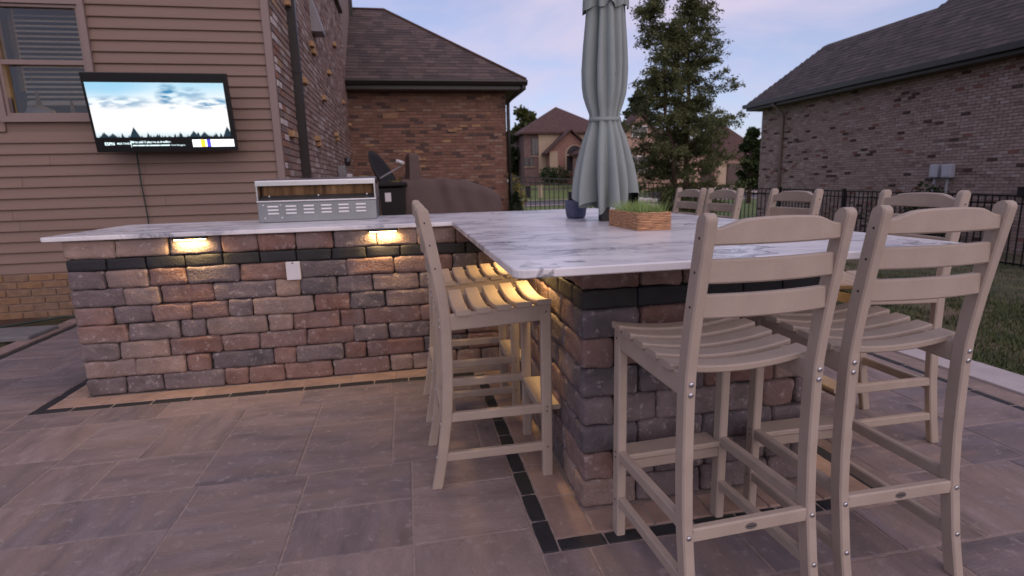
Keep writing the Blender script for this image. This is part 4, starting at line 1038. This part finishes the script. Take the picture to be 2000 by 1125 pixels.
fence('garden_fence', (9.0, YB-.05), (9.0, -1.2), lambda x, y: .765-.0115*(YB-y), 'black metal picket fence along the lawn beside the neighbouring brick house')

# ------------------------------------------------------------------ neighbouring brick house
NX = 11.7; NB = -.75
nb = empty('neighbour_house', (NX, 7, NB)); tag(nb, 'neighbouring single storey house of grey tan brick with dark hipped roof', 'house')
def npart(name, me, m, rot=None, loc=(0, 0, 0), color=None): return put(name, me, m, nb, (loc[0]-NX, loc[1]-7, loc[2]-NB), rot, color)
def pal_n(g):
    t = g.random(); c = lerp((.265, .19, .162), (.36, .27, .235), g.random()); pr_ = 0
    if t < .035: c, pr_ = (.07, .042, .036), .014
    elif t < .06: c = (.22, .095, .075)
    elif t < .10: c = (.38, .31, .28)
    elif t < .15: c = (.20, .14, .12)
    return c, pr_
nwall = brick_wall(17.0, 4.15, pal_n, 21)
tag(npart('brickwork', nwall, M['brick'], (0, 0, R(-90)), (NX, 14.4, NB)), kind='stuff')
npart('wall', multibox([(NX+.001, NX+9, -2.6, 14.4, NB, 3.42)]), M['mortar'])
EZ2, PN = 3.53, .98; ex2 = 11.3
def nr(x): return EZ2+PN*(x-ex2)
A = [(ex2, 14.77), (12.95, 13.12), (12.95, 9.34), (16.2, 6.09), (16.2, -3), (ex2, -3)]
roofv = [(x, y, nr(x)) for x, y in A]+[(14.6, 14.77, EZ2), (14.6, 9.34, EZ2), (21, 14.77, EZ2), (21, 9.34, EZ2+.0), (21, -3, EZ2)]
nroof = npart('roof', me_from(roofv, [(0, 1, 2, 3, 4, 5), (0, 6, 1), (6, 7, 2, 1), (7, 9, 3, 2), (9, 10, 4, 3)]), M['farroof'])
s2 = math.sqrt(1+PN*PN)
poly = [(14.77-y, (x-ex2)*s2) for x, y in A]
o_ = put('shingles', shingles((ex2, 14.77, EZ2+.004), (0, -1, 0), (1, 0, PN), poly, 8, lambda g: lerp((.050, .040, .042), (.095, .072, .070), g.random()**1.3), .15), M['shingle'], nroof); tag(o_, kind='stuff')
npart('gutter', multibox([(ex2-.12, ex2-.005, -3, 14.8, EZ2-.14, EZ2-.015)]), M['gutter']); npart('fascia', multibox([(ex2+.001, ex2+.03, -3, 14.75, EZ2-.22, EZ2-.004)]), M['gutter']); npart('soffit', multibox([(ex2+.031, NX-.012, -3, 14.7, EZ2-.23, EZ2-.205), (NX, NX+9, 14.41, 14.75, EZ2-.23, EZ2-.205)]), M['soffit'])
npart('downspout', tube([(ex2-.06, 13.25, EZ2-.1), (ex2-.02, 13.25, EZ2-.2), (NX-.12, 13.25, EZ2-.42), (NX-.06, 13.25, EZ2-.6), (NX-.06, 13.25, NB+.1)], .045, 8), M['soffit2'])
for px, w_ in ((1826, .20), (1851, .24)):
    q = at(px, 334, x=NX-.1); bxn = empty('utility_box', (NX-.02, q.y, q.z)); tag(bxn, 'pale grey utility box on the neighbouring brick wall, ' + ('the narrower of the pair' if px == 1826 else 'the squarer of the pair'), 'utility box')
    put('case', bevel_box(.14, w_, .30, .015), M['palebox'], bxn, (-.07, 0, 0)); put('cover_plate', bevel_box(.012, w_-.06, .24, .004), M['palebox'], bxn, (-.145, 0, .005)); put('conduit', cyl(.03, q.z-NB-.15, 8), M['greymetal'], bxn, (-.06, 0, NB-q.z))
q = at(1822, 350, x=NX-.7); bush('round_shrub', (NX-.75, q.y, -.62), (.42, .55, .72), 1500, .10, greenp((.012, .03, .008), (.045, .085, .02)), 41, 'dark green shrub against the neighbouring wall below the utility boxes', 'shrub')
q = at(1990, 376, x=NX-.2); lt = empty('wall_box', (NX-.02, q.y, q.z)); tag(lt, 'small black box fixed low on the neighbouring brick wall', 'box'); put('case', bevel_box(.14, .16, .18, .01), M['dish'], lt, (-.06, 0, 0)); put('lid', bevel_box(.16, .18, .02, .004), M['dish'], lt, (-.06, 0, .10))
for i, px in enumerate((1570, 1705)):
    q = at(px, 352, x=NX-.5); bush('thin_shrub', (NX-.5, q.y, -.62), (.20, .22, .72-.06*i), 130, .07, greenp((.05, .045, .03), (.10, .085, .045)), 50+i, ('sparse twiggy shrub against the neighbouring wall beside its downspout', 'sparse twiggy shrub against the neighbouring wall, between downspout and utility boxes')[i], 'shrub', 'twiggy shrubs along the neighbouring wall')

# ------------------------------------------------------------------ the tree by the fence
def birch():
    g = random.Random(17); bx, by = 5.84, 8.75; bz = gz(bx, by); t = empty('river_birch', (bx, by, bz)); tag(t, 'tall airy green tree with two reddish stems before the fence', 'tree')
    H = 5.75
    tips = []
    def stem(p0, p1, r0, n_=9, wob=.05):
        pts = [p0.lerp(p1, i/(n_-1))+Vector((g.gauss(0, wob), g.gauss(0, wob), 0))*(0 < i < n_-1) for i in range(n_)]
        put('trunk', tube(pts, [r0*(1-.88*i/(n_-1)) for i in range(n_)], 8), M['bark'], t); return pts
    s1 = stem(Vector((.02, 0, -.1)), Vector((.10, .1, H)), .085); s2 = stem(Vector((-.05, .03, -.1)), Vector((-.80, -.1, H*.96)), .07)
    lv, lf = [], []
    bvs, bfs = [], []
    def addtube(pts, rs):
        m_ = tube(pts, rs, 5); o = len(bvs)
        for v_ in m_.vertices: bvs.append(v_.co.copy())
        for p_ in m_.polygons: bfs.append(tuple(o+i for i in p_.vertices))
        bpy.data.meshes.remove(m_)
    def width(z):           # crown half width by height, as in the photograph
        u_ = z/H
        return 1.05+.40*u_/.38 if u_ < .38 else max(.10, 1.45*(1-(u_-.38)/.64)**.95)
    for st_, cnt, w_ in ((s1, 120, 1.0), (s2, 80, .8)):
        for k_ in range(cnt):
            u_ = .07+.92*((k_+g.random())/cnt)**.92; i = min(len(st_)-2, int(u_*(len(st_)-1))); p0 = st_[i].lerp(st_[i+1], u_*(len(st_)-1)-i)
            a = g.random()*6.283; ln = width(p0.z)*w_*g.uniform(.55, 1.12); up_ = g.uniform(.15, .75)*(1-.2*u_)
            if p0.z < 1.2: up_ *= .3
            d = Vector((math.cos(a), math.sin(a), up_)); pts = [p0]
            for s_ in range(1, 6): pts.append(p0+d*ln*(s_/5)+Vector((0, 0, -.20*ln*(s_/5)**2.2))+Vector((g.gauss(0, .02), g.gauss(0, .02), g.gauss(0, .02)))*s_)
            addtube(pts, [.016*(1-.16*s_) for s_ in range(6)])
            for tw in range(int(9+ln*9)):
                v_ = g.uniform(.25, 1.0); j = min(4, int(v_*5)); q_ = pts[j].lerp(pts[j+1], v_*5-j); e = Vector((g.gauss(0, 1), g.gauss(0, 1), g.gauss(-.15, .5))).normalized()*g.uniform(.12, .36)
                tips.append((q_, q_+e))
    put('limbs', me_from(bvs, bfs, True), M['bark'], t)
    vs_, fs, cs = [], [], []
    for q_, e in tips:
        for _ in range(g.randrange(28, 44)):
            p_ = q_.lerp(e, g.random()**.7)+Vector((g.gauss(0, .03), g.gauss(0, .03), g.gauss(0, .025))); s_ = g.uniform(.032, .062)
            a = Vector((g.gauss(0, 1), g.gauss(0, 1), g.gauss(-.5, .6))).normalized()*s_; b_ = a.cross(Vector((g.gauss(0, 1), g.gauss(0, 1), g.gauss(0, 1)))).normalized()*s_*.32
            b = len(vs_); vs_ += [p_, p_+a*.5+b_, p_+a, p_+a*.5-b_]; fs.append((b, b+1, b+2, b+3)); cs.append(lerp((.085, .110, .040), (.20, .215, .09), g.random()))
    put('crown', col_mesh(me_from(vs_, fs), cs), M['leaf'], t)
birch()

# ------------------------------------------------------------------ far houses and trees across the street
def gable_roof(x0, x1, y0, y1, z0, zr, axis, ov=.4, th=.18):
    """gable roof, ridge along axis; returns mesh"""
    if axis == 'y':
        xm = (x0+x1)/2; k_ = (zr-z0)/((x1-x0)/2); a = [(x0-ov, z0-k_*ov), (xm, zr), (x1+ov, z0-k_*ov), (x1+ov, z0-k_*ov-th), (xm, zr-th), (x0-ov, z0-k_*ov-th)]
        return loft([[(x, y, z) for x, z in a] for y in (y0-ov, y1+ov)])
    ym = (y0+y1)/2; k_ = (zr-z0)/((y1-y0)/2); a = [(y0-ov, z0-k_*ov), (ym, zr), (y1+ov, z0-k_*ov), (y1+ov, z0-k_*ov-th), (ym, zr-th), (y0-ov, z0-k_*ov-th)]
    return loft([[(x, y, z) for y, z in a] for x in (x0-ov, x1+ov)])
def hip_roof(x0, x1, y0, y1, z0, zr, ov=.45):
    x0, x1, y0, y1 = x0-ov, x1+ov, y0-ov, y1+ov; h = min(x1-x0, y1-y0)/2
    if x1-x0 > y1-y0: r0, r1 = (x0+h, (y0+y1)/2), (x1-h, (y0+y1)/2)
    else: r0, r1 = ((x0+x1)/2, y0+h), ((x0+x1)/2, y1-h)
    v_ = [(x0, y0, z0), (x1, y0, z0), (x1, y1, z0), (x0, y1, z0), (*r0, zr), (*r1, zr), (x0, y0, z0-.2), (x1, y0, z0-.2), (x1, y1, z0-.2), (x0, y1, z0-.2)]
    f_ = [(0, 1, 5, 4), (2, 3, 4, 5), (1, 2, 5), (3, 0, 4)] if x1-x0 > y1-y0 else [(0, 1, 4), (1, 2, 5, 4), (2, 3, 5), (3, 0, 4, 5)]
    return me_from(v_, f_+[(6, 7, 1, 0), (7, 8, 2, 1), (8, 9, 3, 2), (9, 6, 0, 3), (9, 8, 7, 6)])
def prism_wall(x0, x1, y0, y1, z0, z1, zr):
    """wall with a gable end facing -y"""
    xm = (x0+x1)/2; a = [(x0, z0), (x1, z0), (x1, z1), (xm, zr), (x0, z1)]
    return loft([[(x, y, z) for x, z in a] for y in (y0, y1)])
def win(par, x, z, w, h, y, face='y', fm=None):
    o = put('window', multibox([(-w/2, w/2, -.03, .05, -h/2, h/2)]), fm or M['cream'], par, (x, y, z), (0, 0, 0 if face == 'y' else R(-90)))
    put('pane', multibox([(-w/2+.08, -.02, -.05, -.031, -h/2+.08, h/2-.08), (.02, w/2-.08, -.05, -.031, -h/2+.08, h/2-.08)]), M['farglass'], o); put('sill', multibox([(-w/2-.06, w/2+.06, -.10, -.031, -h/2-.08, -h/2-.001)]), M['cream'], o)
    return o
FY = 55.0
def fz(px, py, y=FY): return at(px, py, y=y)
fh = empty('brick_house', (16, FY, .70)); tag(fh, 'far two storey red brown brick house with arched window across the street', 'house')
z0 = .5-.70
xl, xc_, xr = fz(1030, 300).x-16, fz(1058, 300).x-16, fz(1200, 300).x-16
eave = fz(1058, 256).z-.70; rdg = fz(1093, 206, FY+5).z-.70
put('wall', multibox([(xl, xr, 1.5, 11, z0, eave)]), M['purplebrick'], fh); put('stucco_wall', multibox([(xc_, xr-.02, 1.3, 1.499, z0, eave-.01)]), M['cream'], fh)
put('roof', hip_roof(xl, xr, 1.3, 11, eave, rdg), M['farroof'], fh)
gx0_, gx1_ = fz(1072, 300).x-16, fz(1150, 300).x-16; gzr = fz(1123, 252).z-.70; gze = fz(1072, 296).z-.70
put('gable_wall', prism_wall(gx0_, gx1_, -.4, 1.299, z0, gze+.25, gzr-.35), M['pinkbrick'], fh); put('gable_roof', gable_roof(gx0_, gx1_, -.4, 1.2, gze+.3, gzr, 'y', .5), M['farroof'], fh)
put('stone_corner', multibox([(gx0_-.03, gx0_+.85, -.46, -.401, z0, gze)]), M['cream'], fh)
ax, aw = fz(1120, 300).x-16, 1.05; az0, az1 = fz(1110, 336).z-.70, fz(1110, 303).z-.70
arch = [(-aw, az0), (aw, az0), (aw, az1)]+[(aw*math.cos(a), az1+aw*math.sin(a)) for a in [math.pi*i/10 for i in range(1, 10)]]+[(-aw, az1)]
ao = put('arched_window', loft([[(x, y, z) for x, z in arch] for y in (-.47, -.402)]), M['cream'], fh, (ax, 0, 0))
put('pane', loft([[(x*.86, y, az0+(z-az0)*.94+.1) for x, z in arch] for y in (-.5, -.471)]), M['farglass'], ao); put('transom', multibox([(-aw, aw, -.52, -.501, az1-.06, az1+.06)]), M['cream'], ao)
win(fh, fz(1052, 285).x-16, fz(1052, 285).z-.70, .9, 1.9, 1.46, fm=M['gutter'])
for px in (1034, 1044): win(fh, fz(px, 316).x-16, fz(px, 316).z-.70, .5, .9, 1.46, fm=M['gutter'])
for i, px in enumerate((1071, 1094)):
    q = fz(px, 345, FY-2); bush('box_shrub', (q.x, FY-2, gz(q.x, FY-2)), (.95+.3*i, .8, .95), 900, .22, greenp((.015, .035, .010), (.045, .085, .022)), 60+i, 'clipped dark green shrub before the far brick house, ' + ('the smaller one' if i == 0 else 'the wider one'), 'shrub')
GY = 47.0
g2 = empty('peach_house', (26, GY, .6)); tag(g2, 'far peach brick house with brown roofs and garage doors behind the tree', 'house')
def hz(px, py, y=GY): return at(px, py, y=y)
X = lambda px: hz(px, 300).x-26
Zz = lambda py, px=1400: hz(px, py).z-.6
put('wall', multibox([(X(1165), X(1400), 1.0, 10, -.9, Zz(292, 1300))]), M['peach'], g2); put('roof', hip_roof(X(1165), X(1400), 1.0, 10, Zz(292, 1300), Zz(232, 1300)), M['farroof'], g2)
put('gable_wall', prism_wall(X(1212), X(1275), -.6, .999, -.9, Zz(262, 1245), Zz(226, 1245)), M['peach'], g2); put('gable_roof', gable_roof(X(1212), X(1275), -.6, 1.2, Zz(260, 1245), Zz(218, 1245), 'y', .4), M['farroof'], g2)
win(g2, X(1243), Zz(258, 1243), 1.5, 1.0, -.62, fm=M['white']); win(g2, X(1240), Zz(322, 1240), 2.0, 1.6, -.62, fm=M['white']); win(g2, X(1320), Zz(325, 1320), 1.6, 1.6, .96); win(g2, X(1180), Zz(325, 1180), 1.4, 1.6, .96)
put('garage_wall', multibox([(X(1400)+.01, X(1492), .2, 9, -.9, Zz(306, 1440))]), M['peach'], g2); put('garage_roof', hip_roof(X(1396), X(1492), .2, 9, Zz(305, 1440), Zz(238, 1450)), M['farroof'], g2)
for pa, pb in ((1381, 1403), (1423, 1462)):
    d0 = put('garage_door', multibox([(X(pa), X(pb), .05 if pa > 1400 else .85, .19 if pa > 1400 else .99, -.9, Zz(318, pb))]), M['door'], g2)
    for k_ in range(3): put('door_panel', multibox([(X(pa)+.1, X(pb)-.1, .03 if pa > 1400 else .83, .049 if pa > 1400 else .849, -.7+k_*.75, -.1+k_*.75)]), M['door'], d0)
put('corner_pier', multibox([(X(1404), X(1420), .0, .19, -.9, Zz(300, 1412))]), M['cream'], g2); put('corner_pier', multibox([(X(1464), X(1472), .0, .19, -.9, Zz(332, 1468))]), M['cream'], g2)
def shade_tree(name, px, py_top, py_base, y, half_px, seed, label, pal, n=5200, leaf=.34):
    top, c_ = at(px, py_top, y=y), at(px, py_base, y=y); x = c_.x; zb = gz(x, y); h = top.z-zb; w_ = at(px+half_px, py_base, y=y).x-x
    g = random.Random(seed); t = empty(name, (x, y, zb)); tag(t, label, 'tree')
    put('trunk', tube([(0, 0, -.2), (.05, 0, h*.35), (-.05, 0, h*.75)], [h*.035, h*.025, h*.008], 8), M['bark'], t)
    lv, lf = [], []
    for k_ in range(9):
        a = k_*2.4; e = Vector((math.cos(a)*w_*.6, math.sin(a)*w_*.6, h*(.45+.05*k_))); m_ = tube([(0, 0, h*.25+k_*.03*h), e*.5+Vector((0, 0, h*.22)), e], [h*.014, h*.009, h*.003], 5); o = len(lv); lv += [v_.co.copy() for v_ in m_.vertices]; lf += [tuple(o+i for i in p_.vertices) for p_ in m_.polygons]
    put('limbs', me_from(lv, lf, True), M['bark'], t)
    clumps = []
    for k_ in range(46):
        a = g.random()*6.283; zz = g.uniform(.16, .93); r_ = w_*math.sqrt(g.random())*.85*math.sin(min(1, (1.02-zz)*1.9)*math.pi/2)
        clumps.append((Vector((math.cos(a)*r_, math.sin(a)*r_, zz*h)), w_*g.uniform(.18, .34), g.random()))
    def f_(g_):
        c0, r_, tn = g_.choice(clumps); d = Vector((g_.gauss(0, 1), g_.gauss(0, 1), g_.gauss(0, .8))).normalized()*r_*g_.uniform(.5, 1.05); return c0+d, tn
    put('crown', leafmass(n, f_, leaf, pal, seed+1, aspect=.7), M['leaf'], t)
tonal = lambda a, b: (lambda g, t: lerp(a, b, .7*t+.3*g.random()))
shade_tree('shade_tree', 1030, 206, 345, 66, 46, 71, 'broad green tree rising behind the far brick house and the garage', tonal((.022, .036, .010), (.11, .12, .025)), 8000, .55)
shade_tree('shade_tree', 995, 250, 345, 60, 24, 73, 'darker small tree beside the garage corner across the street', tonal((.012, .022, .008), (.05, .065, .02)), 3500, .5)
shade_tree('shade_tree', 1464, 246, 352, 26, 24, 75, 'rounded green tree beside the far corner of the neighbouring brick house', tonal((.018, .035, .008), (.06, .085, .02)), 5200, .22)
shade_tree('shade_tree', 1244, 178, 345, 62, 34, 77, 'dim green tree half hidden behind the umbrella and the birch', tonal((.020, .030, .012), (.06, .07, .025)), 4200, .5)
for px, col_, lab in ((1055, 'cream', 'pale stone utility post on the far lawn before the shrubs'), (1031, 'dish', 'dark mailbox post on the far lawn across the street')):
    q = at(px, 372, y=43.2); zb = gz(q.x, 43.2); o = empty('kerb_post', (q.x, 43.2, zb)); tag(o, lab, 'post'); put('shaft', bevel_box(.34, .34, 1.0, .03, base=True), M[col_], o); put('cap', bevel_box(.42, .42, .12, .03, base=True), M[col_], o, (0, 0, 1.002))
